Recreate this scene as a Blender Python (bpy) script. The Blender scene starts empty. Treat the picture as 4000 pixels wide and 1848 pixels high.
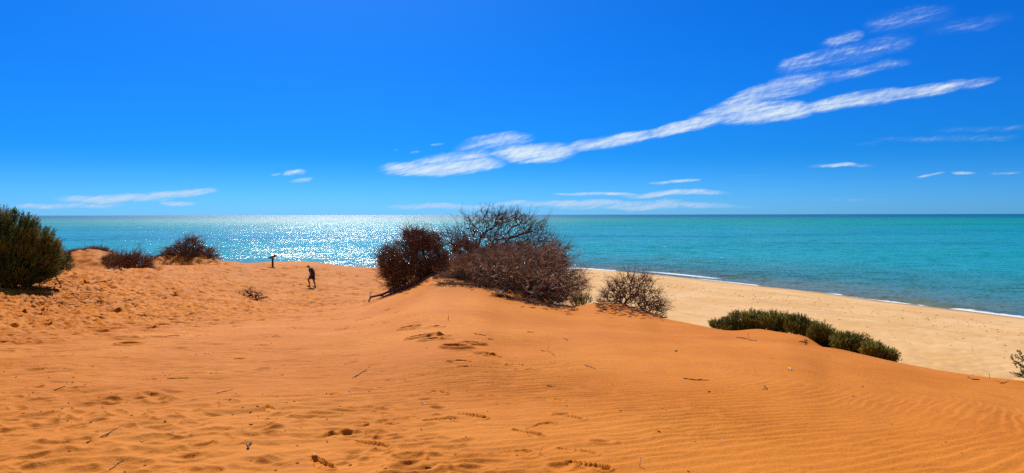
import bpy, math, random
import numpy as np
from mathutils import Vector

# ------------------------------------------------------------------ camera, sky, sun, exposure
sc = bpy.context.scene
FPX = 2667.0; CAMZ = 14.0
PITCH = math.radians(1.83); ROLL = math.radians(-0.10)
SUN_AZ = math.radians(-16.0); SUN_EL = math.radians(43.0)
cam_d = bpy.data.cameras.new('camera'); cam = bpy.data.objects.new('camera', cam_d)
sc.collection.objects.link(cam); sc.camera = cam
cam_d.sensor_width = 36.0; cam_d.lens = 36.0 * FPX / 4000.0
cam_d.clip_start = 0.1; cam_d.clip_end = 200000.0
cam.location = (0, 0, CAMZ)
cp, sp = math.cos(PITCH), math.sin(PITCH)
fw = Vector((0, cp, -sp)); r0 = Vector((1, 0, 0)); u0 = Vector((0, sp, cp))
cr, sr = math.cos(ROLL), math.sin(ROLL)
right = cr * r0 + sr * u0; up = -sr * r0 + cr * u0
from mathutils import Matrix
cam.matrix_world = Matrix(((right.x, up.x, -fw.x, 0), (right.y, up.y, -fw.y, 0), (right.z, up.z, -fw.z, CAMZ), (0, 0, 0, 1)))

def ray(px, py):                       # photo pixel -> (X/Y, (Z-CAMZ)/Y)
    cx = float(px - 2000.0) / FPX; cy = -float(py - 924.0) / FPX
    d = fw + cx * right + cy * up
    return d.x / d.y, d.z / d.y
def at(px, py, Y):
    a, b = ray(px, py)
    return Vector((a * Y, Y, CAMZ + b * Y))

sc.view_settings.view_transform = 'Standard'; sc.view_settings.look = 'None'
sc.view_settings.exposure = 0.0; sc.view_settings.gamma = 1.0
sc.render.engine = 'CYCLES'
sc.cycles.use_denoising = False
sc.cycles.sample_clamp_indirect = 4.0
sc.cycles.sample_clamp_direct = 400.0
sc.cycles.max_bounces = 6
sc.cycles.caustics_reflective = False; sc.cycles.caustics_refractive = False

class NT:                              # small node-tree writer
    def __init__(s, nt): s.nt = nt; nt.nodes.clear()
    def n(s, typ, **kw):
        nd = s.nt.nodes.new(typ)
        for k, v in kw.items():
            if k.startswith('i_'):
                key = k[2:]
                key = int(key) if key.isdigit() else key.replace('_', ' ')
                s.put(nd.inputs[key], v)
            else: setattr(nd, k, v)
        return nd
    def put(s, sock, v):
        if isinstance(v, bpy.types.NodeSocket): s.nt.links.new(v, sock)
        elif isinstance(v, bpy.types.Node): s.nt.links.new(v.outputs[0], sock)
        else: sock.default_value = v
    def m(s, op, a, b=0.0, c=0.0, clamp=False):
        nd = s.nt.nodes.new('ShaderNodeMath'); nd.operation = op; nd.use_clamp = clamp
        s.put(nd.inputs[0], a); s.put(nd.inputs[1], b); s.put(nd.inputs[2], c)
        return nd.outputs[0]
    def sm(s, x, a, b, lo=0.0, hi=1.0):
        nd = s.nt.nodes.new('ShaderNodeMapRange'); nd.interpolation_type = 'SMOOTHSTEP'
        for k, v in zip((0, 1, 2, 3, 4), (x, a, b, lo, hi)): s.put(nd.inputs[k], v)
        return nd.outputs[0]
    def mix(s, f, a, b, typ='MIX'):
        nd = s.nt.nodes.new('ShaderNodeMix'); nd.data_type = 'RGBA'; nd.blend_type = typ
        s.put(nd.inputs[0], f)
        s.put(nd.inputs[6], a if not isinstance(a, tuple) else (*a, 1)[:4]); s.put(nd.inputs[7], b if not isinstance(b, tuple) else (*b, 1)[:4])
        return nd.outputs[2]
    def noise(s, vec, scale, detail=4.0, rough=0.5, dist=0.0, dim='3D'):
        nd = s.nt.nodes.new('ShaderNodeTexNoise'); nd.noise_dimensions = dim
        if vec is not None: s.put(nd.inputs['Vector'], vec)
        nd.inputs['Scale'].default_value = scale; nd.inputs['Detail'].default_value = detail
        nd.inputs['Roughness'].default_value = rough; nd.inputs['Distortion'].default_value = dist
        return nd.outputs[0]
    def xyz(s, x, y, z=0.0):
        nd = s.nt.nodes.new('ShaderNodeCombineXYZ')
        s.put(nd.inputs[0], x); s.put(nd.inputs[1], y); s.put(nd.inputs[2], z); return nd.outputs[0]

# sky
w = bpy.data.worlds.new('World'); sc.world = w; w.use_nodes = True
N = NT(w.node_tree)
sky = N.n('ShaderNodeTexSky', sky_type='NISHITA')
sky.sun_disc = False; sky.sun_elevation = SUN_EL; sky.sun_rotation = SUN_AZ
sky.altitude = 0.0; sky.air_density = 1.0; sky.dust_density = 0.35; sky.ozone_density = 2.0
SKY_TINT = (0.10, 0.62, 1.30)
tc = N.n('ShaderNodeTexCoord'); sep = N.n('ShaderNodeSeparateXYZ', i_0=tc.outputs['Generated'])
dx, dy, dz = sep.outputs
ysafe = N.m('MAXIMUM', dy, 0.02)
cu = N.m('DIVIDE', dx, ysafe); cv = N.m('DIVIDE', dz, ysafe)
# saturated deep blue of the dry-country sky: the scattering colour is tinted, paler near the horizon
tint = N.mix(N.sm(dz, 0.06, 0.32), (0.026, 0.36, 1.04), (0.014, 0.37, 1.10))
tint = N.mix(N.sm(dz, -0.03, 0.095), (0.19, 0.64, 1.62), tint)
# unseen sky behind the camera: made paler and warmer as added fill light
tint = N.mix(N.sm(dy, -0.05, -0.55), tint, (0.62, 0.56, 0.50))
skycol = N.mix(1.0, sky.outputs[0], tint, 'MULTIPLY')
sdv = (math.sin(SUN_AZ) * math.cos(SUN_EL), math.cos(SUN_AZ) * math.cos(SUN_EL), math.sin(SUN_EL))
nd_ = w.node_tree.nodes.new('ShaderNodeVectorMath'); nd_.operation = 'DOT_PRODUCT'; N.put(nd_.inputs[0], tc.outputs['Generated']); nd_.inputs[1].default_value = sdv
aur = N.m('POWER', N.m('MAXIMUM', nd_.outputs['Value'], 0.0), 20.0)     # aureole round the sun
skycol = N.mix(N.m('MULTIPLY', aur, 0.7), skycol, (2.4, 4.4, 10.5))
# cirrus: streaks placed as bearings on the sky
strokes = [ # x0,y0,x1,y1,half width, density
 (1500,668,1960,640,34,1.0),(1620,640,1900,600,30,.85),(1800,575,2070,535,34,.72),(1930,605,2240,590,38,1.0),(2200,585,2560,520,26,.95),
 (2520,528,2860,452,24,.95),(2800,455,3150,425,42,1.0),(3120,425,3560,358,32,.9),(3380,384,3900,314,25,.82),
 (2760,455,3020,345,40,.72),(2950,375,3230,300,42,.66),(3180,308,3560,240,28,.5),(2700,470,3000,400,28,.8),
 (3060,258,3180,215,24,.55),(3210,172,3360,125,24,.52),(3200,235,3560,150,48,.46),(3400,95,3720,50,55,.36),(3600,130,3980,60,36,.34),(3050,280,3320,190,42,.42),
 (20,806,520,800,12,.85),(210,778,690,768,20,1.0),(560,762,850,742,16,.95),(640,788,760,795,10,.9),
 (1100,676,1180,670,11,.7),(1125,706,1220,698,9,.7),(1060,678,1090,676,6,.5),
 (1470,812,2000,806,12,.85),(1850,800,2700,792,14,.95),(2050,812,3000,802,14,.75),(2130,760,2560,757,7,1.0),(2400,766,2860,752,12,.95),
 (2520,720,2740,708,8,.72),(3130,652,3440,642,10,.62),(3590,692,3690,680,7,.62),(3700,682,3810,676,7,.65),(3850,676,4010,670,6,.6),
 (3350,548,4050,530,18,.36),(3600,512,4100,490,16,.34),(3200,784,3520,782,7,.38),(3500,800,3950,800,16,.2),(2800,690,3050,684,8,.28),
 (1690,555,1740,552,6,.5),(1540,585,1560,582,4,.5),(1610,592,1650,586,7,.5),(3270,570,3500,552,14,.25)]
wu = N.m('ADD', cu, N.m('MULTIPLY', N.m('SUBTRACT', N.noise(N.xyz(cu, cv), 9.0, 3.0), 0.5), 0.035))
wv = N.m('ADD', cv, N.m('MULTIPLY', N.m('SUBTRACT', N.noise(N.xyz(cu, cv, 7.3), 13.0, 4.0), 0.5), 0.017))
P = N.xyz(wu, wv)
acc = None
def vmath(op, a, b=None):
    nd = N.nt.nodes.new('ShaderNodeVectorMath'); nd.operation = op
    N.put(nd.inputs[0], a)
    if b is not None: N.put(nd.inputs[1], b)
    return nd
for (x0, y0, x1, y1, hw, den) in strokes:
    a = Vector((*ray(x0, y0), 0)); b = Vector((*ray(x1, y1), 0)); L = (b - a).length; t = (b - a) / L
    nn = Vector((-t.y, t.x, 0)); mid = (a + b) / 2; hwn = hw * 0.92 / FPX
    rel = vmath('SUBTRACT', P, mid).outputs[0]
    s_ = N.m('MULTIPLY', vmath('DOT_PRODUCT', rel, t).outputs['Value'], 1.0 / (L / 2 + hwn * 1.5))
    q_ = N.m('MULTIPLY', vmath('DOT_PRODUCT', rel, nn).outputs['Value'], 1.0 / (hwn * 1.35))
    r2 = N.m('ADD', N.m('POWER', N.m('ABSOLUTE', s_), 3.0), N.m('MULTIPLY', q_, q_))
    k = N.m('MULTIPLY', N.m('SUBTRACT', 1.0, r2, clamp=True), den)
    acc = k if acc is None else N.m('SMOOTH_MAX', acc, k, 0.12)
ca, sa = math.cos(math.radians(13)), math.sin(math.radians(13))
ru = N.m('ADD', N.m('MULTIPLY', cu, ca), N.m('MULTIPLY', cv, sa)); rv = N.m('SUBTRACT', N.m('MULTIPLY', cv, ca), N.m('MULTIPLY', cu, sa))
n1 = N.noise(N.xyz(N.m('MULTIPLY', ru, 9.0), N.m('MULTIPLY', rv, 84.0)), 2.0, 7.0, 0.68, 0.35)
ang = math.radians(38); c2, s2 = math.cos(ang), math.sin(ang)
pu = N.m('ADD', N.m('MULTIPLY', cu, c2), N.m('MULTIPLY', cv, s2)); pv = N.m('SUBTRACT', N.m('MULTIPLY', cv, c2), N.m('MULTIPLY', cu, s2))
n2 = N.noise(N.xyz(N.m('MULTIPLY', pu, 40.0), N.m('MULTIPLY', pv, 105.0), 3.0), 2.0, 4.0, 0.6, 0.5)
nz = N.m('ADD', N.m('MULTIPLY', n1, 0.72), N.m('MULTIPLY', n2, 0.28))
n3 = N.noise(N.xyz(N.m('MULTIPLY', ru, 5.0), N.m('MULTIPLY', rv, 22.0), 11.0), 2.0, 3.0, 0.5)
nz = N.m('ADD', nz, N.m('MULTIPLY', N.m('SUBTRACT', n3, 0.5), 0.35))
cl = N.m('ADD', acc, N.m('MULTIPLY', N.m('SUBTRACT', nz, 0.5), 3.7))
cl = N.m('MULTIPLY', N.sm(cl, 0.08, 1.55), N.sm(acc, 0.13, 0.55))
cl = N.m('ADD', N.m('MULTIPLY', cl, 0.82), N.m('MULTIPLY', N.sm(acc, 0.15, 1.1), 0.26), clamp=True)
cl = N.m('MULTIPLY', cl, N.m('MULTIPLY', N.m('GREATER_THAN', dy, 0.05), 0.92))
lowc = N.sm(cv, 0.0, 0.09)
ccol = N.mix(lowc, (5.0, 6.5, 8.8), (7.8, 8.9, 9.3))
skyc = N.mix(cl, skycol, ccol)
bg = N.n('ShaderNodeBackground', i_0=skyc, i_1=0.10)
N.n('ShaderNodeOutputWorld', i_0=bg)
w.cycles.sampling_method = 'MANUAL'; w.cycles.sample_map_resolution = 512

sun_d = bpy.data.lights.new('sun', 'SUN'); sun_d.energy = 4.9; sun_d.angle = math.radians(0.53); sun_d.color = (1.0, 0.93, 0.80)
sun = bpy.data.objects.new('sun', sun_d); sc.collection.objects.link(sun)
sdir = Vector((math.sin(SUN_AZ) * math.cos(SUN_EL), math.cos(SUN_AZ) * math.cos(SUN_EL), math.sin(SUN_EL)))
sun.rotation_euler = (-sdir).to_track_quat('-Z', 'Y').to_euler()

# ------------------------------------------------------------------ helpers
C = sc.collection
def tag(o, label=None, cat=None, group=None, kind=None):
    if label: o['label'] = label
    if cat: o['category'] = cat
    if group: o['group'] = group
    if kind: o['kind'] = kind
    return o
def empty(name, loc):
    o = bpy.data.objects.new(name, None); o.location = loc; o.empty_display_size = 0.2; C.objects.link(o); return o
def mesh_obj(name, V, F, mat, parent=None, smooth=True, attrs=None, loc=None):
    """V (n,3) world points, F (m,k) faces; local coordinates relative to parent or loc"""
    V = np.asarray(V, dtype=np.float64); F = np.asarray(F, dtype=np.int32)
    off = np.array(parent.location if parent is not None else (loc if loc is not None else (0, 0, 0)))
    p = parent
    while p is not None and p.parent is not None: p = p.parent; off = off + np.array(p.location)
    V = V - off
    me = bpy.data.meshes.new(name); n, k = F.shape
    me.vertices.add(len(V)); me.vertices.foreach_set('co', V.astype(np.float32).ravel())
    me.loops.add(n * k); me.loops.foreach_set('vertex_index', F.ravel())
    me.polygons.add(n); me.polygons.foreach_set('loop_start', np.arange(n, dtype=np.int32) * k)
    me.polygons.foreach_set('use_smooth', np.full(n, smooth))
    me.update(calc_edges=True)
    for an, av in (attrs or {}).items():
        at_ = me.attributes.new(an, 'FLOAT', 'POINT'); at_.data.foreach_set('value', np.asarray(av, dtype=np.float32))
    me.materials.append(mat)
    o = bpy.data.objects.new(name, me); C.objects.link(o)
    if parent is not None: o.parent = parent
    elif loc is not None: o.location = loc
    return o
def mat(name):
    m = bpy.data.materials.new(name); m.use_nodes = True; return m, NT(m.node_tree)

def pchip(x, y, xi):
    """x (n), y (n, ...) -> xi (m, ...) monotone cubic"""
    x = np.asarray(x, float); y = np.asarray(y, float)
    h = np.diff(x); hs = h.reshape(-1, *([1] * (y.ndim - 1)))
    d = np.diff(y, axis=0) / hs
    m = np.zeros_like(y)
    w1 = 2 * hs[1:] + hs[:-1]; w2 = hs[1:] + 2 * hs[:-1]
    with np.errstate(divide='ignore', invalid='ignore'):
        hm = (w1 + w2) / (w1 / d[:-1] + w2 / d[1:])
    m[1:-1] = np.where(d[:-1] * d[1:] > 0, hm, 0.0)
    m[0] = d[0]; m[-1] = d[-1]
    i = np.clip(np.searchsorted(x, xi) - 1, 0, len(x) - 2)
    t = np.clip((xi - x[i]) / h[i], 0, 1).reshape(-1, *([1] * (y.ndim - 1))); hh = h[i].reshape(t.shape)
    return ((2*t**3 - 3*t**2 + 1) * y[i] + (t**3 - 2*t**2 + t) * hh * m[i] + (-2*t**3 + 3*t**2) * y[i+1] + (t**3 - t**2) * hh * m[i+1])

def vnoise(x, y, seed):
    """lattice value noise in -1..1"""
    rs = np.random.RandomState(seed); T = rs.rand(256, 256) * 2 - 1
    xi = np.floor(x).astype(int); yi = np.floor(y).astype(int); fx = x - xi; fy = y - yi
    fx = fx * fx * (3 - 2 * fx); fy = fy * fy * (3 - 2 * fy)
    a = T[xi & 255, yi & 255]; b = T[(xi + 1) & 255, yi & 255]; c = T[xi & 255, (yi + 1) & 255]; d = T[(xi + 1) & 255, (yi + 1) & 255]
    return (a * (1 - fx) + b * fx) * (1 - fy) + (c * (1 - fx) + d * fx) * fy
def sstep(x, a, b):
    t = np.clip((x - a) / (b - a), 0, 1); return t * t * (3 - 2 * t)

# ------------------------------------------------------------------ dune terrain
def crest(Y, v, start):                # columns that end in a crest and fall to the beach
    return start + [(Y, v), ('drop',)]
def nb(*p): return [(4.4, 12.35), *p]
COLS = {
 -3500: nb((10, 12.1), (20, 11.7), (30, 11.4), (46, 11.0), (60, 9.5), (80, 5), (95, -2.5)),
 -1200: nb((10, 12.0), (20, 11.2), (30, 11.0), (46, 10.8), (60, 9.5), (80, 5), (95, -2.5)),
 0:    nb((10, 11.90), (20, 10.95), (30, 10.72), (46, 10.4), (60, 9.3), (80, 4), (95, -2.5)),
 280:  nb((10, 11.9), (20, 10.85), (30, 10.35), (45, 1057), (46.5, 1059), (50, 9.2), (60, 986), (65, 9.9), (78, 3), (92, -2.5)),
 370:  nb((10, 11.9), (20, 10.85), (30, 10.3), (45, 1056), (46.5, 1058), (50, 9.2), (60, 981), (65, 10.0), (78, 3), (92, -2.5)),
 450:  nb((10, 11.9), (20, 10.85), (30, 10.3), (45, 1054), (46.5, 1056), (50, 9.1), (60, 998), (65, 9.5), (78, 3), (92, -2.5)),
 590:  nb((10, 11.9), (20, 10.85), (30, 10.2), (45, 1049), (46.5, 1051), (50, 9.0), (62, 8.9), (70, 1022), (80, 4), (95, -2.5)),
 625:  nb((10, 11.9), (20, 10.85), (30, 10.15), (46, 1064), (62, 1037), (66, 8.4), (72, 1003), (80, 4), (95, -2.5)),
 750:  nb((10, 11.9), (20, 10.85), (30, 10.1), (46, 9.6), (62, 1036), (66, 8.4), (72, 999), (80, 4), (95, -2.5)),
 830:  nb((10, 11.9), (20, 10.85), (30, 10.05), (46, 9.3), (62, 1036), (66, 8.5), (72, 1013), (80, 4), (95, -2.5)),
 900:  nb((10, 11.9), (20, 10.85), (30, 10.0), (46, 9.05), (55, 8.95), (62, 1036), (70, 1031), (80, 4), (95, -2.5)),
 1000: nb((10, 11.9), (20, 10.85), (30, 9.9), (44, 8.6), (55, 8.65), (66, 1031), (73, 8.8), (82, 3), (95, -2.5)),
 1100: nb((10, 11.9), (20, 10.85), (30, 9.85), (44, 8.35), (55, 8.4), (65, 1045), (72, 1021), (74, 8.8), (82, 3), (95, -2.5)),
 1205: nb((10, 11.9), (20, 10.85), (30, 9.85), (44, 8.1), (55, 1119), (64, 8.6), (72, 1023), (74, 8.8), (82, 3), (95, -2.5)),
 1300: nb((10, 11.9), (20, 10.9), (30, 9.95), (38, 8.7), (44, 8.0), (55, 8.0), (64, 8.3), (72, 1034), (74, 8.5), (82, 3), (95, -2.5)),
 1400: nb((10, 11.92), (20, 11.0), (28, 10.3), (34, 9.3), (44, 8.0), (55, 7.9), (72, 1043), (74, 8.2), (82, 3), (95, -2.5)),
 1500: nb((10, 11.95), (20, 11.15), (27, 1155), (29, 10.6), (34, 9.2), (44, 8.0), (55, 7.9), (72, 1046), (74, 8.2), (82, 3), (95, -2.5)),
 1600: nb((10, 12.0), (20, 11.4), (27, 1118), (30, 10.9), (36, 9.2), (46, 8.0), (58, 7.9), (72, 1047), (74, 8.2), (82, 3), (95, -2.5)),
 1720: nb((10, 12.05), (20, 11.62), (24, 11.75), (27, 1058), (29.5, 11.5), (32, 1013), (35, 11.1), (42, 8.6), (58, 7.5), (72, 1049), (82, 3), (95, -2.5)),
 1850: nb((10, 12.05), (20, 11.62), (26, 1078), (29.5, 11.5), (32, 1022), (36, 10.5), (44, 7), (60, 2.5), (70, -1.0), (95, -3.5)),
 2000: nb((10, 12.0), (20, 11.45), (24, 1118), (28, 11.1), (34, 9.3), (45, 4.5), (55, 0.8), (66, -1.0), (95, -3.5)),
 2100: nb((10, 12.0), (18, 11.4), (22, 1178), (25, 10.9), (30, 9.3), (40, 5), (50, 1.2), (62, -1), (95, -3.5)),
 2190: crest(22.5, 1194, nb((10, 12.0), (18, 11.3))),
 2260: crest(23, 1194, nb((10, 12.0), (18, 11.25))),
 2340: crest(23.5, 1181, nb((10, 12.0), (18, 11.25))),
 2430: crest(23, 1188, nb((10, 12.0), (18, 11.2))),
 2500: crest(22, 1212, nb((10, 12.0), (17, 11.25))),
 2595: crest(21, 1246, nb((10, 12.0), (16, 11.25))),
 2680: crest(20, 1262, nb((10, 12.0), (15, 11.35))),
 2767: crest(19, 1277, nb((10, 12.0), (15, 11.35))),
 2864: crest(18, 1291, nb((10, 12.0), (14, 11.45))),
 2963: crest(18, 1283, nb((10, 12.0), (14, 11.45))),
 3058: crest(17, 1297, nb((10, 12.0), (13.5, 11.5))),
 3160: crest(16.3, 1315, nb((10, 11.95), (13, 11.5))),
 3249: crest(14.5, 1370, nb((9, 11.98), (12, 11.62))),
 3377: crest(13.5, 1396, nb((9, 11.94), (11.5, 11.6))),
 3510: crest(12.5, 1418, nb((8, 12.0), (10, 11.75))),
 3612: crest(12, 1435, nb((8, 11.97), (10, 11.68))),
 3800: crest(11, 1465, nb((8, 11.92),)),
 4000: crest(10, 1490, nb((7, 12.0),)),
 4700: crest(8.6, 1590, nb((6.5, 12.0),)),
 6500: crest(7.2, 1690, nb((6, 12.1),)),
 8500: crest(6.5, 1760, nb((5.5, 12.2),)),
}
cx_ = sorted(COLS)
CU = np.array([ray(p, 1100)[0] for p in cx_])
Yr = np.concatenate([np.arange(0.6, 3.6, 0.08), 3.6 * 1.0024 ** np.arange(0, 567), 14.02 * 1.0042 ** np.arange(0, 402), np.arange(76, 112, 0.8)])
Ur = np.concatenate([np.arange(-2.4, -0.82, 0.012), np.arange(-0.82, 0.82, 0.00125), np.arange(0.82, 2.4, 0.012)])
prof = np.zeros((len(cx_), len(Yr)))
for k, p in enumerate(cx_):
    ks = [(0.3, 12.45)]
    for e in COLS[p]:
        if e[0] == 'drop':
            Y0, z0 = ks[-1]
            ks += [(Y0 + 1.2, z0 - 0.42), (Y0 + 5, z0 - 2.9), (Y0 + 13, 3.0), (Y0 + 19, 0.4), (max(Y0 + 30, 60), -1.5), (140, -4)]
        else:
            Y0, v = e; ks.append((Y0, v if v < 100 else at(p, v, Y0).z))
    if ks[-1][0] < 120: ks.append((140, ks[-1][1] - 2))
    ks = np.array(ks); prof[k] = pchip(ks[:, 0], ks[:, 1], Yr)
Z = pchip(CU, prof, Ur).T.copy()       # rows Y, cols U
ker = np.exp(-0.5 * (np.arange(-10, 11) / 4.5) ** 2); ker /= ker.sum()
Zp = np.pad(Z, ((0, 0), (10, 10)), mode='edge'); Z = sum(ker[i] * Zp[:, i:i + Z.shape[1]] for i in range(21))
UU, YY = np.meshgrid(Ur, Yr); XX = UU * YY
PX = 2000 + FPX * UU                   # rough photo column of a point
Zbase = Z.copy()
def gbase(X, Y):
    """ground height under a point (bilinear)"""
    X = np.atleast_1d(np.asarray(X, float)); Y = np.atleast_1d(np.asarray(Y, float)); U = X / Y
    i = np.clip(np.searchsorted(Yr, Y) - 1, 0, len(Yr) - 2); j = np.clip(np.searchsorted(Ur, U) - 1, 0, len(Ur) - 2)
    ty = np.clip((Y - Yr[i]) / (Yr[i+1] - Yr[i]), 0, 1); tu = np.clip((U - Ur[j]) / (Ur[j+1] - Ur[j]), 0, 1)
    return (Z[i, j] * (1-ty) * (1-tu) + Z[i+1, j] * ty * (1-tu) + Z[i, j+1] * (1-ty) * tu + Z[i+1, j+1] * ty * tu)

# broad undulation
left = 1 - sstep(XX / np.maximum(YY, 1) * 1.0, -0.42, -0.12)
rough = np.clip(0.12 + 0.88 * left, 0, 1)
Z += 0.05 * vnoise(XX * 0.5, YY * 0.5, 1) * sstep(YY, 6, 14) * 0.6
Z += 0.030 * vnoise(XX * 1.3 + 5, YY * 2.2, 2) * rough * sstep(YY, 3, 5)
Z += (0.16 * np.abs(vnoise(XX * 0.55, YY * 0.5, 5)) + 0.07 * vnoise(XX * 1.7, YY * 1.3, 6)) * sstep(YY, 26, 29) * (1 - sstep(YY, 40, 44)) * (1 - sstep(PX, 380, 560))
# broken sand on the seaward knolls
kn = sstep(YY, 55, 58) * (1 - sstep(PX, 900, 960)) * sstep(PX, 560, 620) + 0.5 * sstep(YY, 52, 56) * (1 - sstep(PX, 470, 540)) * sstep(PX, 200, 260)
kn *= sstep(YY, 64, 68) * (PX > 560) + (PX <= 560)
Z += kn * (0.34 * np.abs(vnoise(XX * 0.8, YY * 1.5, 3)) + 0.22 * vnoise(XX * 2.2, YY * 3.0, 4))
# wind ripples: arcs that swing round on the right
Xc, Yc = 1.8, 8.8
rr = np.where((XX > Xc) & (YY < Yc), -np.sqrt((XX - Xc) ** 2 + (np.minimum(YY, Yc) - Yc) ** 2), YY - Yc)
tilt = math.radians(11)
ph0 = rr * math.cos(tilt) - XX * math.sin(tilt)
wxp = XX + 0.25 * vnoise(XX * 0.9, YY * 0.9, 9)
ph0 = ph0 + 0.17 * vnoise(XX * 0.7, YY * 0.8, 10) + 0.050 * vnoise(XX * 2.3, YY * 2.6, 11) + 0.012 * vnoise(XX * 7, YY * 7, 17)
near = YY < 24
def ripple(lam, seed, nw=9, spread=0.20, lsp=0.15, turn=0.35):
    rs = np.random.RandomState(seed); re = np.zeros_like(ph0); im = np.zeros_like(ph0)
    for k in range(nw):
        th = rs.randn() * spread; l = lam * (1 + rs.randn() * lsp); kk = 2 * math.pi / l; p = rs.rand() * 6.283
        a = kk * (ph0[near] * math.cos(th) + wxp[near] * math.sin(th) * turn * 3) + p
        re[near] += np.cos(a); im[near] += np.sin(a)
    mag = np.sqrt(re ** 2 + im ** 2); ang = np.arctan2(im, re)
    prf = np.where(ang < 0.9, (ang + math.pi) / (0.9 + math.pi), (math.pi - ang) / (math.pi - 0.9))   # gentle back, steep lee
    prf = prf * prf * (3 - 2 * prf) - 0.5
    return prf * np.clip(mag / (0.5 * math.sqrt(nw)), 0, 1)
ra = ripple(0.130, 21)
cover = (1 - 0.60 * left) * (0.62 + 0.5 * vnoise(XX * 0.6, YY * 0.7, 12))
# the slope by the beach crest and the flank under the bushes are smooth
fade_r = 1 - sstep(YY + 0.6 * np.maximum(XX - 2.0, 0) + 1.2 * vnoise(XX * 0.8, YY * 0.8, 19), 6.0, 9.6) * sstep(XX, 0.0, 2.0)
cover *= fade_r * (1 - sstep(YY, 13, 20))
Z += 0.0180 * (1 - 0.50 * sstep(XX, 0.8, 3.0)) * ra * np.clip(cover, 0, 1)
rb = ripple(0.40, 33, 10, 0.35, 0.25, 0.3)
Z += 0.036 * rb * np.clip(left + 0.25, 0, 1) * (1 - sstep(YY, 13, 18)) * (0.6 + 0.4 * vnoise(XX * 1.1, YY * 1.1, 13)) * (1 - 0.8 * sstep(XX, 0, 2))
Z += 0.006 * vnoise(XX * 8, YY * 11, 14) * np.clip(left + 0.1, 0, 1) * (1 - sstep(YY, 14, 20))

def window(x0, y0, R):
    i0, i1 = np.searchsorted(Yr, [y0 - R, y0 + R]); u = x0 / y0; du = R / y0 * 1.15 + abs(u) * R / y0
    j0, j1 = np.searchsorted(Ur, [u - du, u + du]); return slice(max(i0, 0), i1), slice(max(j0, 0), j1)
def stamp_pit(x0, y0, a, b, ang, depth, rim):
    s = window(x0, y0, 2.4 * max(a, b))
    X = XX[s] - x0; Y = YY[s] - y0; c, q = math.cos(ang), math.sin(ang)
    p = (X * c + Y * q) / a; t = (-X * q + Y * c) / b; r = np.sqrt(p * p + t * t)
    r = r * (1 + 0.28 * vnoise(XX[s] * 0.55 / b * 0.6 + x0, YY[s] * 0.55 / b * 0.6, 15))
    Z[s] += -depth * (1 - sstep(r, 0.0, 1.2)) + rim * np.exp(-((r - 1.3) / 0.28) ** 2)
def stamp_shoe(x0, y0, ang, depth=0.016, tread=0.006, L=0.30, W=0.105, rim=0.012, toe=0.02):
    s = window(x0, y0, 0.36); X = XX[s] - x0; Y = YY[s] - y0; c, q = math.cos(ang), math.sin(ang)
    p = (X * c + Y * q) / (L / 2); t = (-X * q + Y * c) / (W / 2)
    wd = 0.80 + 0.22 * np.sin((p + 0.1) * 2.4)          # waist of the sole
    d = np.sqrt(np.abs(p) ** 3.2 + (np.abs(t) / wd) ** 2.6)
    inside = 1 - sstep(d, 0.86, 1.06)
    h = -depth + tread * np.sign(np.sin(p * 17)) * 0.5 + tread * 0.5 * np.sin(t * 9)
    h = h - toe * np.exp(-((p - 0.8) / 0.25) ** 2) * 0.6
    base = Zbase[s]; cur = Z[s]; flat = base + (cur - base) * 0.25
    Z[s] = cur * (1 - inside) + (flat + h) * inside + rim * np.exp(-((d - 1.16) / 0.13) ** 2)
rng = np.random.RandomState(7)
def ground_at_px(px, py, ymin=3.8, ymax=75):
    """where the sight line of a photo pixel meets the dune"""
    a, b = ray(px, py); Ys = np.geomspace(ymin, ymax, 4000); zz = gbase(a * Ys, Ys); hit = np.nonzero(CAMZ + b * Ys <= zz)[0]
    k = hit[0] if len(hit) else len(Ys) - 1
    return Vector((a * Ys[k], Ys[k], zz[k]))
# trodden ground: thousands of old scuffed footprints on the left
for k in range(13000):
    px = rng.uniform(-250, 1560); Y = 12.5 * (68 / 12.5) ** (rng.rand() ** 0.85)
    lim = np.interp(px, [-300, 200, 700, 900, 1200, 1500], [11.5, 13.0, 16, 19, 24, 33])
    if rng.rand() > float(sstep(Y / lim, 0.72, 1.9)) ** 0.8: continue
    if px > 560 and px < 930 and Y > 63: continue
    if px < 600 and Y > 47: continue
    if rng.rand() < 0.35 * (px > 1250): continue
    u = (px - 2000) / FPX; sc_ = rng.uniform(0.7, 1.3)
    a = 0.23 * sc_ * (1 + Y / 70); b = 0.088 * sc_ * (1 + Y / 75)
    stamp_pit(u * Y, Y, a, b, rng.randn() * 0.28 + rng.choice([0.0, 0.25]), rng.uniform(0.04, 0.105) * np.interp(Y, [10, 16, 24, 40, 68], [0.30, 0.60, 1.25, 1.9, 2.5]), rng.uniform(0.008, 0.022) * np.interp(Y, [10, 30], [0.5, 1.3]))
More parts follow.
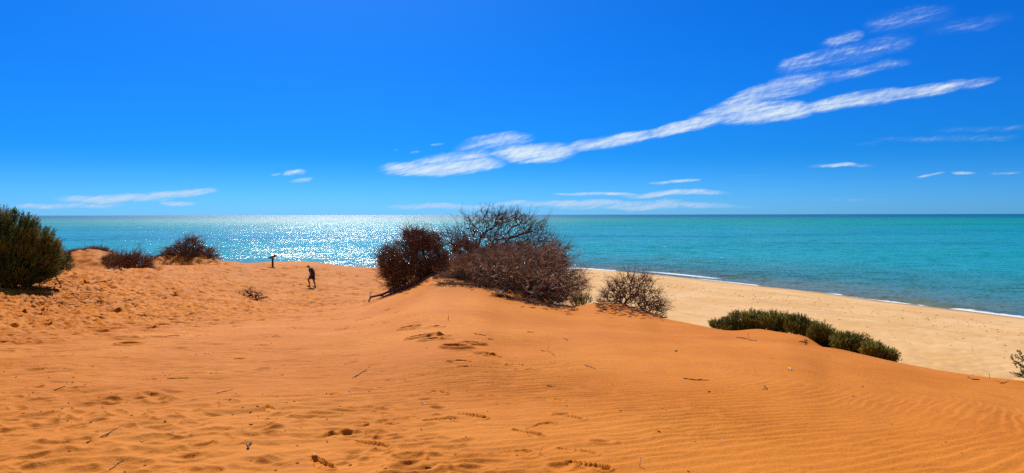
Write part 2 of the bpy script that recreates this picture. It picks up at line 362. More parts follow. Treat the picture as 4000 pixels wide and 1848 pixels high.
# single pits, placed as in the photograph: px, py, half length, half width, angle, depth
pits = [(1428,1246,.13,.08,.2,.05),(1479,1268,.12,.07,.1,.045),(1349,1287,.14,.07,.2,.05),(1597,1280,.12,.08,0,.05),(1612,1288,.08,.06,0,.03),
 (1645,1318,.17,.10,.1,.07),(1682,1328,.11,.08,.1,.05),(1725,1312,.11,.07,-.1,.035),(1740,1320,.07,.06,0,.03),(1776,1358,.14,.10,.1,.07),(1848,1344,.13,.07,0,.06),
 (1810,1372,.14,.05,0,.02),(1893,1382,.09,.05,0,.045),(1921,1390,.09,.05,-.4,.04),(1790,1412,.08,.045,0,.04),(1822,1434,.06,.04,0,.03),
 (1706,1278,.11,.05,0,.035),(1638,1256,.1,.06,0,.035),(1605,1234,.1,.06,0,.035),(1545,1222,.1,.06,0,.03),(1515,1211,.12,.07,0,.05),(1456,1206,.1,.06,0,.04),
 (1325,1247,.16,.06,0,.045),(1330,1225,.14,.06,0,.04),(1385,1300,.1,.05,0,.03),
 (376,1562,.08,.05,.3,.035),(446,1562,.09,.04,0,.02),(590,1541,.06,.04,0,.03),(627,1556,.07,.05,0,.035),(1122,1546,.05,.04,0,.035),
 (615,1672,.09,.05,.2,.035),(784,1739,.06,.035,.3,.03),(897,1724,.07,.045,.3,.035),(850,1627,.10,.04,0,.02),(1045,1684,.12,.05,.5,.03),
 (1589,1788,.085,.055,.2,.055),(1612,1832,.10,.07,.2,.045),(1830,1838,.08,.05,.2,.045),(1670,1714,.08,.03,0,.025),(1460,1714,.10,.05,0,.02),(1462,1664,.05,.03,0,.02),
 (1425,1662,.045,.03,.3,.03),(1662,1562,.05,.03,0,.02),(1800,1748,.05,.04,0,.015),(2010,1425,.06,.03,-.2,.03),(2040,1440,.05,.03,-.3,.025),
 (1925,1546,.08,.03,0,.02),(1965,1575,.07,.025,-.3,.018),(2195,1618,.06,.03,0,.025),(2352,1724,.07,.03,-.2,.025),(2185,1822,.07,.05,.3,.03),(2062,1775,.05,.04,0,.018),
 (505,1343,.15,.05,0,.035),(1060,1316,.1,.04,0,.03),(930,1405,.08,.03,0,.025),(1030,1350,.08,.03,0,.025),(1150,1282,.12,.05,0,.035),(1240,1297,.1,.04,0,.03),
 (30,1340,.22,.07,.1,.05),(110,1330,.15,.06,.0,.04),(20,1372,.1,.04,0,.02)]
for (px, py, a, b, an, dp) in pits:
    g = ground_at_px(px, py); k = 1.0 if g.y > 8 else 1.0
    kd = 0.72 if g.y < 7 else (2.0 if g.y < 12 else 2.3)
    stamp_pit(g.x, g.y, a * 1.2, b * 1.25, an, dp * kd, dp * kd * 0.35)
for k in range(230):                      # soft scuffs all over the near ground, drifting out to the right
    px = rng.uniform(-200, 2300); py = rng.uniform(1360, 1848)
    if px > 1500 + 0.9 * (py - 1360) * 1.3: continue
    g = ground_at_px(px, py); sz = rng.uniform(0.5, 1.2)
    stamp_pit(g.x, g.y, 0.15 * sz, 0.075 * sz, rng.uniform(-0.8, 1.0), rng.uniform(0.004, 0.020), rng.uniform(0.002, 0.009))
shoes = [(1370,1392,.2),(1490,1425,.0),(1550,1485,-.5),(1708,1532,-.75),(1845,1624,-.6),(2060,1690,-.75),(2300,1822,-.5),(1260,1815,-.9),(1065,1610,-.9),
 (1485,1655,-.3),(1225,1332,.1),(2110,1665,.7),(2255,1765,-.5),(2000,1768,.1),(1600,1465,-.3),(1720,1640,.2),(1655,1625,.3),(1250,1545,.4),(560,1485,.2),
 (2190,1420,-.5),(2220,1628,-.6),(1450,1740,-.5),(2150,1560,-.6),(1300,1690,.5),(460,1400,.1)]
for k, (px, py, an) in enumerate(shoes):
    g = ground_at_px(px, py); deep = (px, py) in ((2060,1690),(2300,1822),(1260,1815),(1845,1624),(1708,1532))
    stamp_shoe(g.x, g.y, an, 0.013 if deep else 0.008, 0.004 if deep else 0.0018, rim=0.011 if deep else 0.006, toe=0.03 if deep else 0.010)

# sand material
sand, S = mat('red_sand')
geo = S.n('ShaderNodeNewGeometry'); pos = geo.outputs['Position']
a1 = S.noise(pos, 0.35, 4.0, 0.55); a2 = S.noise(pos, 3.2, 5.0, 0.6); a3 = S.noise(pos, 75.0, 4.0, 0.75)
c = S.mix(S.sm(a1, 0.35, 0.68), (0.64, 0.188, 0.012), (0.74, 0.246, 0.026))
c = S.mix(S.m('MULTIPLY', S.sm(a2, 0.42, 0.75), 0.38), c, (0.52, 0.145, 0.018))
c = S.mix(S.m('MULTIPLY', S.sm(a3, 0.40, 0.72), 0.30), c, (0.38, 0.105, 0.014))
a4 = S.noise(pos, 900.0, 1.0, 0.5)
c = S.mix(S.m('MULTIPLY', S.sm(a4, 0.66, 0.74), 0.5), c, (0.90, 0.55, 0.24))
bmp = S.n('ShaderNodeBump', i_Strength=0.5, i_Distance=0.006, i_Height=a3)
bmp2 = S.n('ShaderNodeBump', i_Strength=0.5, i_Distance=0.02, i_Height=S.noise(pos, 22.0, 4.0, 0.6), i_Normal=bmp)
bs = S.n('ShaderNodeBsdfPrincipled', i_Base_Color=c, i_Roughness=0.68, i_Normal=bmp2)
bs.inputs['Specular IOR Level'].default_value = 0.05; bs.inputs['Specular Tint'].default_value = (1.0, 0.66, 0.30, 1)
S.n('ShaderNodeOutputMaterial', i_0=bs)

def grid_obj(name, X, Y, Zz, m, attrs=None):
    n, k = X.shape; idx = np.arange(n * k).reshape(n, k)
    F = np.stack([idx[:-1, :-1], idx[:-1, 1:], idx[1:, 1:], idx[1:, :-1]], -1).reshape(-1, 4)
    return mesh_obj(name, np.stack([X, Y, Zz], -1).reshape(-1, 3), F, m, None, True, attrs)
tag(grid_obj('red_sand_dune', XX, YY, Z, sand), kind='structure')

# ------------------------------------------------------------------ beach and sea
shore_px = [(2255,1049),(2410,1059),(2557,1072),(2725,1090),(2956,1116),(3200,1142),(3470,1180),(3706,1206),(4000,1243)]
SP = []
for (px, py) in shore_px:
    a, b = ray(px, py); Y = -CAMZ / b; SP.append((a * Y, Y))
d0 = (np.array(SP[0]) - np.array(SP[2])); d0 /= np.linalg.norm(d0)
d1 = (np.array(SP[-1]) - np.array(SP[-3])); d1 /= np.linalg.norm(d1)
L_ = []
for (px, py) in [(-6000, 1100), (-1500, 1096), (-300, 1092), (700, 1085), (1500, 1076), (1900, 1064), (2120, 1054)]:
    a, b = ray(px, py); Y = -CAMZ / b; L_.append((a * Y, Y))
SP = L_ + SP + [tuple(np.array(SP[-1]) + d1 * 60), tuple(np.array(SP[-1]) + d1 * 600)]
SP = np.array(SP)
def shore_dist(X, Y):
    """signed metres from the water's edge (+ out to sea) and metres along the shore"""
    best = np.full(X.shape, 1e9); sg = np.zeros(X.shape); al = np.zeros(X.shape); run = 0.0
    for k in range(len(SP) - 1):
        a, b = SP[k], SP[k + 1]; e = b - a; L = np.hypot(*e); e = e / L
        t = np.clip((X - a[0]) * e[0] + (Y - a[1]) * e[1], 0, L)
        dx_ = X - a[0] - e[0] * t; dy_ = Y - a[1] - e[1] * t; d = np.hypot(dx_, dy_); m_ = d < best
        s = np.sign(e[0] * (Y - a[1]) - e[1] * (X - a[0]))
        best = np.where(m_, d, best); sg = np.where(m_, s, sg); al = np.where(m_, run + t, al); run += L
    return best * sg, al
uB = np.arange(-0.35, 2.4, 0.004); yB = 24 * 1.006 ** np.arange(0, 520)
UB, YB = np.meshgrid(uB, yB); XB = UB * YB
sd, al = shore_dist(XB, YB)
ZB = np.where(sd < 0, 2.1 * (1 - np.exp(sd / 26.0)) , -0.05 * sd)
ZB = np.maximum(ZB, -6.0)
ZB += (0.05 * vnoise(XB * 0.25, YB * 0.25, 40) + 0.015 * vnoise(XB * 1.3, YB * 1.3, 41)) * sstep(-sd, 3, 14)
ZB += 0.10 * np.exp(-((sd + 19 + 2.5 * vnoise(al * 0.03, al * 0, 42)) / 3.0) ** 2)       # berm
for k in range(2600):                                                                    # footprints and hollows on the upper beach
    s_ = rng.randint(0, len(SP) - 1)
    px = rng.uniform(2300, 4100); a, b = ray(px, 1100 + rng.rand() * 380); Y = -(CAMZ - 1.9) / b; x0 = a * Y
    d_, _ = shore_dist(np.array([x0]), np.array([Y]))
    if d_[0] > -13 or Y > 150: continue
    i0, i1 = np.searchsorted(yB, [Y - 1.2, Y + 1.2]); j0, j1 = np.searchsorted(uB, [(x0 - 1) / Y, (x0 + 1) / Y])
    X = XB[i0:i1, j0:j1] - x0; Q = YB[i0:i1, j0:j1] - Y
    ZB[i0:i1, j0:j1] -= rng.uniform(0.02, 0.07) * np.exp(-((X / 0.32) ** 2 + (Q / 0.4) ** 2))
beach, B = mat('pale_beach_sand')
geo = B.n('ShaderNodeNewGeometry'); pos = geo.outputs['Position']
sda = B.n('ShaderNodeAttribute', attribute_name='shore').outputs['Fac']
c = B.mix(B.sm(B.noise(pos, 0.12, 4.0, 0.6), 0.3, 0.7), (0.76, 0.435, 0.165), (0.86, 0.545, 0.255))
c = B.mix(B.m('MULTIPLY', B.sm(B.noise(pos, 1.6, 5.0, 0.65), 0.52, 0.75), 0.30), c, (0.55, 0.32, 0.11))
c = B.mix(B.m('MULTIPLY', B.sm(B.noise(pos, 5.0, 3.0, 0.6), 0.66, 0.74), 0.35), c, (0.36, 0.23, 0.10))
ala = B.n('ShaderNodeAttribute', attribute_name='along').outputs['Fac']
str_ = B.noise(B.xyz(B.m('MULTIPLY', ala, 0.02), B.m('MULTIPLY', sda, 0.30)), 1.0, 4.0, 0.6)
c = B.mix(B.m('MULTIPLY', B.sm(str_, 0.48, 0.72), 0.40), c, (0.60, 0.36, 0.15))
c = B.mix(B.sm(sda, -6.0, -1.0), c, (0.62, 0.40, 0.19))
wet = B.sm(B.m('ADD', sda, B.m('MULTIPLY', B.noise(pos, 0.15, 3.0), 5.0)), 0.4, 1.6)
c = B.mix(wet, c, (0.34, 0.235, 0.13))
bmp = B.n('ShaderNodeBump', i_Strength=0.6, i_Distance=0.08, i_Height=B.noise(pos, 2.5, 5.0, 0.6))
bs = B.n('ShaderNodeBsdfPrincipled', i_Base_Color=c, i_Roughness=0.85, i_Normal=bmp)
bs.inputs['Specular IOR Level'].default_value = 0.06
B.n('ShaderNodeOutputMaterial', i_0=bs)
tag(grid_obj('beach', XB, YB, ZB, beach, {'shore': sd.ravel(), 'along': al.ravel()}), kind='structure')

uS = np.concatenate([np.arange(-4, -0.9, 0.05), np.arange(-0.9, 0.9, 0.003), np.arange(0.9, 4, 0.05)])
yS = np.concatenate([60 * 1.006 ** np.arange(0, 330), 433 * 1.03 ** np.arange(0, 190)])
US, YS = np.meshgrid(uS, yS); XS = US * YS
sds, als = shore_dist(XS, YS)
wob = 2.2 * vnoise(als * 0.035, als * 0, 50) + 0.7 * vnoise(als * 0.14, als * 0, 51)
sds = sds + wob * 0.4
ZS = np.zeros_like(XS)
for (c0, wdt, h, sd_) in ((5.0, 1.1, 0.34, 52), (13.0, 1.6, 0.26, 53), (24.0, 2.2, 0.20, 54)):
    q = sds - c0 - 1.5 * vnoise(als * 0.03, als * 0, sd_)
    ZS += h * np.exp(-(q / wdt) ** 2) * np.clip(0.45 + 0.75 * vnoise(als * 0.05, als * 0, sd_ + 5), 0, 1)
ZS += np.where(sds > 0, 0.0, sds * 0.02)
water, W = mat('sea_water')
geo = W.n('ShaderNodeNewGeometry'); pos = geo.outputs['Position']
sw = W.n('ShaderNodeAttribute', attribute_name='shore').outputs['Fac']; al_ = W.n('ShaderNodeAttribute', attribute_name='along').outputs['Fac']
sp_ = W.n('ShaderNodeSeparateXYZ', i_0=pos)
dist = W.m('LENGTH', 0.0) if False else vmath
def wv_(op, a, b=None):
    nd = W.nt.nodes.new('ShaderNodeVectorMath'); nd.operation = op; W.put(nd.inputs[0], a)
    if b is not None: W.put(nd.inputs[1], b)
    return nd
rng_ = wv_('LENGTH', pos).outputs['Value']
# body colour of the water: silty in the shallows, turquoise over the sand flat, blue offshore
c = W.mix(W.sm(sw, 1.0, 30.0), (0.17, 0.19, 0.045), (0.055, 0.215, 0.105))
c = W.mix(W.sm(sw, 18.0, 95.0), c, (0.012, 0.33, 0.26))
patch = W.noise(W.xyz(W.m('MULTIPLY', sp_.outputs[0], 0.0016), W.m('MULTIPLY', sp_.outputs[1], 0.006)), 1.0, 4.0, 0.55)
c = W.mix(W.m('MULTIPLY', W.sm(patch, 0.40, 0.62), W.sm(rng_, 150.0, 400.0)), c, (0.0, 0.36, 0.24))
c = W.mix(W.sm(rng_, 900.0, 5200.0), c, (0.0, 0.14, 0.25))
patch2 = W.noise(W.xyz(W.m('MULTIPLY', sp_.outputs[0], 0.0010), W.m('MULTIPLY', sp_.outputs[1], 0.0075), 6.0), 1.0, 5.0, 0.6)
c = W.mix(W.m('MULTIPLY', W.sm(patch2, 0.47, 0.66), 0.55), c, (0.0, 0.17, 0.21))
# waves: facet slopes taken straight from noise, long swell to small chop
slopes = None
for (sx_, sy_, scl, det, amp, zz) in ((0.5, 1.0, 0.035, 2.0, 0.25, 1.0), (0.6, 1.0, 0.28, 3.0, 0.60, 5.0), (0.8, 1.0, 1.5, 4.0, 1.15, 9.0)):
    nd = W.nt.nodes.new('ShaderNodeTexNoise'); W.put(nd.inputs['Vector'], W.xyz(W.m('MULTIPLY', sp_.outputs[0], sx_), W.m('MULTIPLY', sp_.outputs[1], sy_), zz))
    nd.inputs['Scale'].default_value = scl; nd.inputs['Detail'].default_value = det; nd.inputs['Roughness'].default_value = 0.6
    v = wv_('SUBTRACT', nd.outputs['Color'], (0.5, 0.5, 0.5)).outputs[0]
    v = wv_('MULTIPLY', v, (amp * 1.15, amp * 2.15, 0.0)).outputs[0]
    slopes = v if slopes is None else wv_('ADD', slopes, v).outputs[0]
bmp = wv_('NORMALIZE', wv_('ADD', slopes, (0.0, 0.0, 1.0)).outputs[0]).outputs[0]
# foam
fn2 = W.noise(pos, 0.9, 6.0, 0.68)
fwa = W.n('ShaderNodeAttribute', attribute_name='foam_width').outputs['Fac']; bka = W.n('ShaderNodeAttribute', attribute_name='breaker').outputs['Fac']
edge = W.m('ADD', sw, W.m('MULTIPLY', W.m('SUBTRACT', fn2, 0.5), 3.4))
foam = W.m('MULTIPLY', W.sm(edge, -2.2, -0.6), W.m('SUBTRACT', 1.0, W.sm(W.m('SUBTRACT', edge, fwa), -0.5, 0.5)))
brk = W.m('MULTIPLY', W.sm(W.m('ABSOLUTE', W.m('SUBTRACT', edge, 5.2)), 1.7, 0.5), bka)
foam = W.m('MAXIMUM', foam, brk)
caps = W.m('MULTIPLY', W.sm(W.noise(W.xyz(W.m('MULTIPLY', sp_.outputs[0], 0.45), sp_.outputs[1]), 0.22, 6.0, 0.62), 0.695, 0.725), 0.8)
foam = W.m('MAXIMUM', foam, caps)
wb = W.n('ShaderNodeBsdfPrincipled', i_Base_Color=c, i_Roughness=W.sm(rng_, 250.0, 1800.0, 0.19, 0.36), i_Normal=bmp); wb.inputs['IOR'].default_value = 1.33; wb.inputs['Specular IOR Level'].default_value = 0.26
fb = W.n('ShaderNodeBsdfPrincipled', i_Base_Color=(0.85, 0.87, 0.86, 1), i_Roughness=0.9)
mx = W.n('ShaderNodeMixShader', i_0=foam, i_1=wb.outputs[0], i_2=fb.outputs[0])
W.n('ShaderNodeOutputMaterial', i_0=mx)
def al_px(px):
    py = np.interp(px, [p[0] for p in shore_px], [p[1] for p in shore_px]); a, b = ray(px, py); Y = -CAMZ / b
    return float(shore_dist(np.array([a * Y]), np.array([Y]))[1][0])
fwk = [(2180,2.4),(2255,3.0),(2390,2.6),(2430,.3),(2560,.6),(2700,.5),(2725,1.7),(2940,1.5),(2975,-.3),(3225,-.6),(3254,.9),(3290,-.4),(3430,.3),(3450,.8),(3520,.7),(3560,-.2),(3600,.6),(3645,-.5),(3700,-.5),(3718,2.0),(3850,1.6),(4000,1.9)]
fwi = np.interp(als, [al_px(p) for p, v in fwk], [v for p, v in fwk], left=1.0, right=1.0)
bki = np.interp(als, [al_px(p) for p in (2440,2490,2560,2610,2730,2760)], [0, .5, 1, 1, .8, 0], left=0, right=0)
tag(grid_obj('sea', XS, YS, ZS, water, {'shore': sds.ravel(), 'along': als.ravel(), 'foam_width': fwi.ravel(), 'breaker': bki.ravel()}), kind='structure')

# ------------------------------------------------------------------ plants
def tubes(P0, P1, R0, R1, k=4):
    """tapered tubes, one per segment; returns V, F"""
    P0 = np.asarray(P0, float); P1 = np.asarray(P1, float); R0 = np.asarray(R0, float); R1 = np.asarray(R1, float)
    d = P1 - P0; L = np.linalg.norm(d, axis=1, keepdims=True); d = d / np.maximum(L, 1e-9)
    ref = np.where(np.abs(d[:, 2:3]) < 0.9, np.array([[0, 0, 1.0]]), np.array([[1.0, 0, 0]]))
    a = np.cross(d, ref); a /= np.linalg.norm(a, axis=1, keepdims=True); b = np.cross(d, a)
    n = len(P0); V = np.zeros((n, 2 * k, 3))
    for i in range(k):
        t = 2 * math.pi * i / k; o = a * math.cos(t) + b * math.sin(t)
        V[:, i] = P0 + o * R0[:, None]; V[:, k + i] = P1 + o * R1[:, None]
    F = []
    for i in range(k):
        j = (i + 1) % k; F.append([i, j, k + j, k + i])
    F = np.array(F)[None] + (np.arange(n) * 2 * k)[:, None, None]
    return V.reshape(-1, 3), F.reshape(-1, 4)

def wood_mat(name, c1, c2, rough=0.9):
    m, T = mat(name)
    g = T.n('ShaderNodeNewGeometry'); a = T.n('ShaderNodeAttribute', attribute_name='tone').outputs['Fac']
    nz_ = T.noise(g.outputs['Position'], 14.0, 4.0, 0.6)
    c = T.mix(T.m('ADD', T.m('MULTIPLY', a, 0.75), T.m('MULTIPLY', T.m('SUBTRACT', nz_, 0.5), 0.8), clamp=True), c1, c2)
    T.n('ShaderNodeOutputMaterial', i_0=T.n('ShaderNodeBsdfPrincipled', i_Base_Color=c, i_Roughness=rough)); return m
M_twig_red = wood_mat('reddish_twigs', (0.11, 0.046, 0.028), (0.46, 0.225, 0.125))
M_twig_grey = wood_mat('weathered_wood', (0.12, 0.065, 0.045), (0.78, 0.52, 0.35))
M_bark = wood_mat('dark_bark', (0.08, 0.042, 0.030), (0.28, 0.165, 0.115))
M_pale = wood_mat('bleached_wood', (0.45, 0.34, 0.22), (0.80, 0.70, 0.52))
M_brown = wood_mat('brown_stick', (0.09, 0.034, 0.016), (0.28, 0.12, 0.055))
M_litter = wood_mat('dark_litter', (0.030, 0.012, 0.008), (0.10, 0.045, 0.025))
def leaf_mat(name, cols):
    m, T = mat(name); a = T.n('ShaderNodeAttribute', attribute_name='tone').outputs['Fac']
    rmp = T.n('ShaderNodeValToRGB', i_0=a); el = rmp.color_ramp.elements
    for k, (p, cc) in enumerate(cols):
        e = el[k] if k < 2 else el.new(p)
        e.position = p; e.color = (*cc, 1)
    b_ = T.n('ShaderNodeBsdfPrincipled', i_Base_Color=rmp.outputs[0], i_Roughness=0.6)
    tr = T.n('ShaderNodeBsdfTranslucent', i_0=rmp.outputs[0])
    T.n('ShaderNodeOutputMaterial', i_0=T.n('ShaderNodeMixShader', i_0=0.25, i_1=b_.outputs[0], i_2=tr.outputs[0])); return m
M_leaf = leaf_mat('grey_green_leaves', [(0.0, (0.030, 0.048, 0.010)), (0.45, (0.115, 0.165, 0.024)), (0.75, (0.27, 0.26, 0.048)), (1.0, (0.120, 0.055, 0.022))])
M_salt = leaf_mat('saltbush_leaves', [(0.0, (0.055, 0.065, 0.010)), (0.5, (0.21, 0.225, 0.030)), (0.85, (0.40, 0.37, 0.06)), (1.0, (0.20, 0.11, 0.035))])

def sample_env(env, n, rs, shell=0.0):
    """points inside a union of ellipsoids given as world centre + radii"""
    vol = np.array([e[1][0] * e[1][1] * e[1][2] for e in env]); vol = vol ** 0.8; k = rs.choice(len(env), n, p=vol / vol.sum())
    d = rs.randn(n, 3); d /= np.linalg.norm(d, axis=1, keepdims=True)
    r = rs.rand(n, 1) ** (1 / (3 + shell)); cen = np.array([e[0] for e in env])[k]; rad = np.array([e[1] for e in env])[k]
    return cen + d * r * rad, d
def env_px(lst, Y, depth=0.8):
    """ellipses measured in the photograph -> ellipsoids at distance Y"""
    out = []
    for e in lst:
        px, py, rx, ry = e[:4]; Yk = Y + (e[4] if len(e) > 4 else 0)
        out.append((np.array(at(px, py, Yk)), np.array((rx * Yk / FPX, max(rx, ry) * Yk / FPX * depth, ry * Yk / FPX))))
    return out
def skeleton(roots, pts, pull=0.35):
    """joins points to their nearest already grown neighbour: a branching tree"""
    roots = np.asarray(roots, float); pts = np.asarray(pts, float)
    dr = np.min(np.linalg.norm(pts[:, None] - roots[None], axis=2), axis=1); order = np.argsort(dr)
    P = np.zeros((len(roots) + len(pts), 3)); P[:len(roots)] = roots; par = np.full(len(P), -1); plen = np.zeros(len(P)); n = len(roots)
    for k in order:
        d = np.linalg.norm(P[:n] - pts[k], axis=1); j = np.argmin(d + pull * plen[:n])
        P[n] = pts[k]; par[n] = j; plen[n] = plen[j] + d[j]; n += 1
    load = np.ones(n)
    for k in range(n - 1, len(roots) - 1, -1): load[par[k]] += load[k]
    return P, par, load, len(roots)
def crooked(P, par, load, nr, rs, rmin, rmax, bend=0.16, k=4, expo=0.5):
    """tubes with a kink in the middle of each segment"""
    idx = np.arange(nr, len(P)); a = P[par[idx]]; b = P[idx]; L = np.linalg.norm(b - a, axis=1, keepdims=True)
    mid = (a + b) / 2 + rs.randn(len(idx), 3) * L * bend
    mx_ = load[nr:].max(); rad = rmin + (rmax - rmin) * (load / mx_) ** expo
    rb_ = rad[idx]; ra_ = np.minimum(rad[par[idx]], rb_ * 1.5)
    V1, F1 = tubes(a, mid, ra_, (ra_ + rb_) / 2, k); V2, F2 = tubes(mid, b, (ra_ + rb_) / 2, rb_, k)
    return np.vstack([V1, V2]), np.vstack([F1, F2 + len(V1)]), np.concatenate([np.repeat(rs.rand(len(idx)), 2 * k)] * 2), rad, idx
def twig_fans(tips, dirs, rs, per, length, r, spread=0.8, droop=0.0, segs=2):
    n = len(tips); base = np.repeat(tips, per, 0); d = np.repeat(dirs, per, 0) + rs.randn(n * per, 3) * spread
    d /= np.linalg.norm(d, axis=1, keepdims=True); L = length * rs.uniform(0.5, 1.2, (n * per, 1)); Vs = []; Fs = []; To = []; off = 0
    tone = rs.rand(n * per); p = base
    for s in range(segs):
        q = p + d * L / segs; v, f = tubes(p, q, np.full(len(p), r * (1 - s / segs * 0.6)), np.full(len(p), r * (1 - (s + 1) / segs * 0.6)), 3)
        Vs.append(v); Fs.append(f + off); off += len(v); To.append(np.repeat(tone, 6)); p = q
        d = d + rs.randn(*d.shape) * 0.35 + np.array([0, 0, -droop]); d /= np.linalg.norm(d, axis=1, keepdims=True)
    return np.vstack(Vs), np.vstack(Fs), np.concatenate(To)

def dead_shrub(name, base, env, roots, seed, label, n=600, rmin=0.006, rmax=0.06, per=5, tlen=0.22, tr=0.004, mb=M_bark, mt=M_twig_red,
               cat='shrub', group=None, shell=0.6, pull=0.35, bend=0.16, spread=0.8, extra=None):
    rs = np.random.RandomState(seed); pts, dd = sample_env(env, n, rs, shell)
    g = gbase(pts[:, 0], pts[:, 1]); pts[:, 2] = np.maximum(pts[:, 2], g + 0.04)
    P, par, load, nr = skeleton(roots, pts, pull)
    V, F, tone, rad, idx = crooked(P, par, load, nr, rs, rmin, rmax, bend)
    root = empty(name, base); tag(root, label, cat, group)
    tree = np.arange(len(P))
    for q in range(nr, len(P)): tree[q] = tree[par[q]]
    own = np.repeat(np.concatenate([tree[idx]] * 2), 4)
    for q in range(nr):
        Fk = F[own == q]
        if not len(Fk): continue
        u, inv = np.unique(Fk, return_inverse=True); mesh_obj('limb', V[u], inv.reshape(Fk.shape), mb, root, attrs={'tone': tone[u]})
    tips = idx[load[idx] <= 3]; dirs = P[tips] - P[par[tips]]; dirs /= np.maximum(np.linalg.norm(dirs, axis=1, keepdims=True), 1e-6)
    out = P[tips] - np.asarray(base); out /= np.linalg.norm(out, axis=1, keepdims=True)
    if per:
        V, F, tone = twig_fans(P[tips], dirs * 0.5 + out * 0.6, rs, per, tlen, tr, spread)
        far = np.linalg.norm((P[tips] - P[nr:].mean(0)) / P[nr:].std(0), axis=1); cand = np.nonzero(far > 1.75)[0]
        if len(cand) > 40:                 # long ragged shoots that break the outline
            ch = rs.choice(cand, len(cand) // 3, replace=False)
            V2, F2, t2 = twig_fans(P[tips[ch]], out[ch] * 0.9 + dirs[ch] * 0.5 + rs.randn(len(ch), 3) * 0.25, rs, 2, tlen * 2.3, tr * 1.35, 0.22, -0.04, 4)
            # side twiglets half way along the shoots
            k_ = rs.choice(len(V2) // 6, len(V2) // 6, replace=False); mid_ = V2.reshape(-1, 6, 3)[k_].mean(1)
            V3, F3, t3 = twig_fans(mid_, np.repeat(out[ch], 8, 0)[:len(mid_)] if len(mid_) <= len(ch) * 8 else rs.randn(len(mid_), 3), rs, 1, tlen * 0.9, tr * 0.9, 0.8)
            V = np.vstack([V, V2, V3]); F = np.vstack([F, F2 + len(V) - len(V2) - len(V3), F3 + len(V) - len(V3)]); tone = np.concatenate([tone, t2, t3])
        mesh_obj('twigs', V, F, mt, root, attrs={'tone': tone})
    if extra: extra(root, rs)
    return root

def blades(P, D, L, Wd, rs):
    """one narrow leaf (a bent diamond of 2 triangles as a quad) per point"""
    n = len(P); D = D / np.linalg.norm(D, axis=1, keepdims=True); s = np.cross(D, rs.randn(n, 3)); s /= np.maximum(np.linalg.norm(s, axis=1, keepdims=True), 1e-6)
    m = P + D * L[:, None] * 0.45; V = np.stack([P, m + s * Wd[:, None], P + D * L[:, None], m - s * Wd[:, None]], 1)
    return V.reshape(-1, 3), np.arange(4 * n).reshape(n, 4)
def leafy_shrub(name, base, env, roots, seed, label, sprigs=700, per=40, sl=0.35, ll=0.07, lw=0.006, m=M_leaf, lean=(0.25, 0, 0.6), cat='shrub', group=None,
                shell=3.0, n=160, rmax=0.05, spread=0.55, brown=0.0, floor=0.02):
    rs = np.random.RandomState(seed); pts, dd = sample_env(env, sprigs, rs, shell)
    g = gbase(pts[:, 0], pts[:, 1]); pts[:, 2] = np.maximum(pts[:, 2], g + floor)
    root = empty(name, base); tag(root, label, cat, group)
    sk = pts[rs.choice(len(pts), min(n, len(pts)), replace=False)]
    P, par, load, nr = skeleton(roots, sk); V, F, tone, rad, idx = crooked(P, par, load, nr, rs, 0.005, rmax)
    tree = np.arange(len(P))
    for q in range(nr, len(P)): tree[q] = tree[par[q]]
    own = np.repeat(np.concatenate([tree[idx]] * 2), 4)
    for q in range(nr):
        Fk = F[own == q]
        if not len(Fk): continue
        u, inv = np.unique(Fk, return_inverse=True); mesh_obj('limb', V[u], inv.reshape(Fk.shape), M_bark, root, attrs={'tone': tone[u]})
    out = pts - np.asarray(base); out /= np.linalg.norm(out, axis=1, keepdims=True)
    d = out * 0.7 + np.array(lean) + rs.randn(sprigs, 3) * 0.22; d /= np.linalg.norm(d, axis=1, keepdims=True)
    L = sl * rs.uniform(0.5, 1.25, sprigs); t = rs.rand(sprigs, per)
    Pb = pts[:, None] + d[:, None] * (t * L[:, None])[..., None]; Db = d[:, None] + rs.randn(sprigs, per, 3) * spread
    tn = vnoise(pts[:, 0] * 1.7 + 9, pts[:, 2] * 2.1 + pts[:, 1], seed) * 0.55 + 0.42 + rs.randn(sprigs) * 0.16
    tn = np.where(rs.rand(sprigs) < brown, 1.0, np.clip(tn, 0, 0.9)); tnb = np.clip(tn[:, None] + rs.randn(sprigs, per) * 0.05, 0, 1)
    Pb = Pb.reshape(-1, 3); Db = Db.reshape(-1, 3); nb_ = len(Pb)
    V, F = blades(Pb, Db, ll * rs.uniform(0.6, 1.3, nb_), lw * rs.uniform(0.7, 1.3, nb_), rs)
    mesh_obj('foliage', V, F, m, root, attrs={'tone': np.repeat(tnb.ravel(), 4)}, smooth=False)
    return root
def gp(px, Y, dz=0.0):
    a, _ = ray(px, 1100); return Vector((a * Y, Y, float(gbase(a * Y, Y)[0]) + dz))
def roots_at(lst): return [np.array(gp(px, Y, -0.05)) for (px, Y) in lst]

# big green shrub at the left edge
leafy_shrub('green_shrub', gp(60, 31), env_px([(-40,950,90,110),(50,945,85,90),(130,975,75,80),(0,1040,120,80),(165,1010,60,70),(90,1055,110,60),(-160,990,120,120),(-260,1040,120,90),(20,1090,120,45),(130,1080,80,35),(185,985,30,40),(105,880,34,24),(30,850,30,20)], 31, 0.9),
    roots_at([(0, 31), (60, 31.5), (120, 31), (-120, 31)]), 101, 'tall dense green shrub leaning seaward, casting dark shade on trodden orange sand',
    sprigs=7500, per=44, sl=0.42, ll=0.10, lw=0.009, lean=(0.28, 0, 0.42), brown=0.05, n=500, rmax=0.07, shell=2.0)
leafy_shrub('green_shrub', gp(225, 33), env_px([(215,1020,48,40),(240,1040,42,28),(185,1045,60,34)], 33, 0.9),
    roots_at([(215, 33), (240, 33.2)]), 102, 'low olive-brown shrub tucked against the seaward side of the tall green shrub',
    sprigs=900, per=40, sl=0.30, ll=0.06, lw=0.006, lean=(0.35, 0, 0.25), brown=0.35, n=160, rmax=0.03)
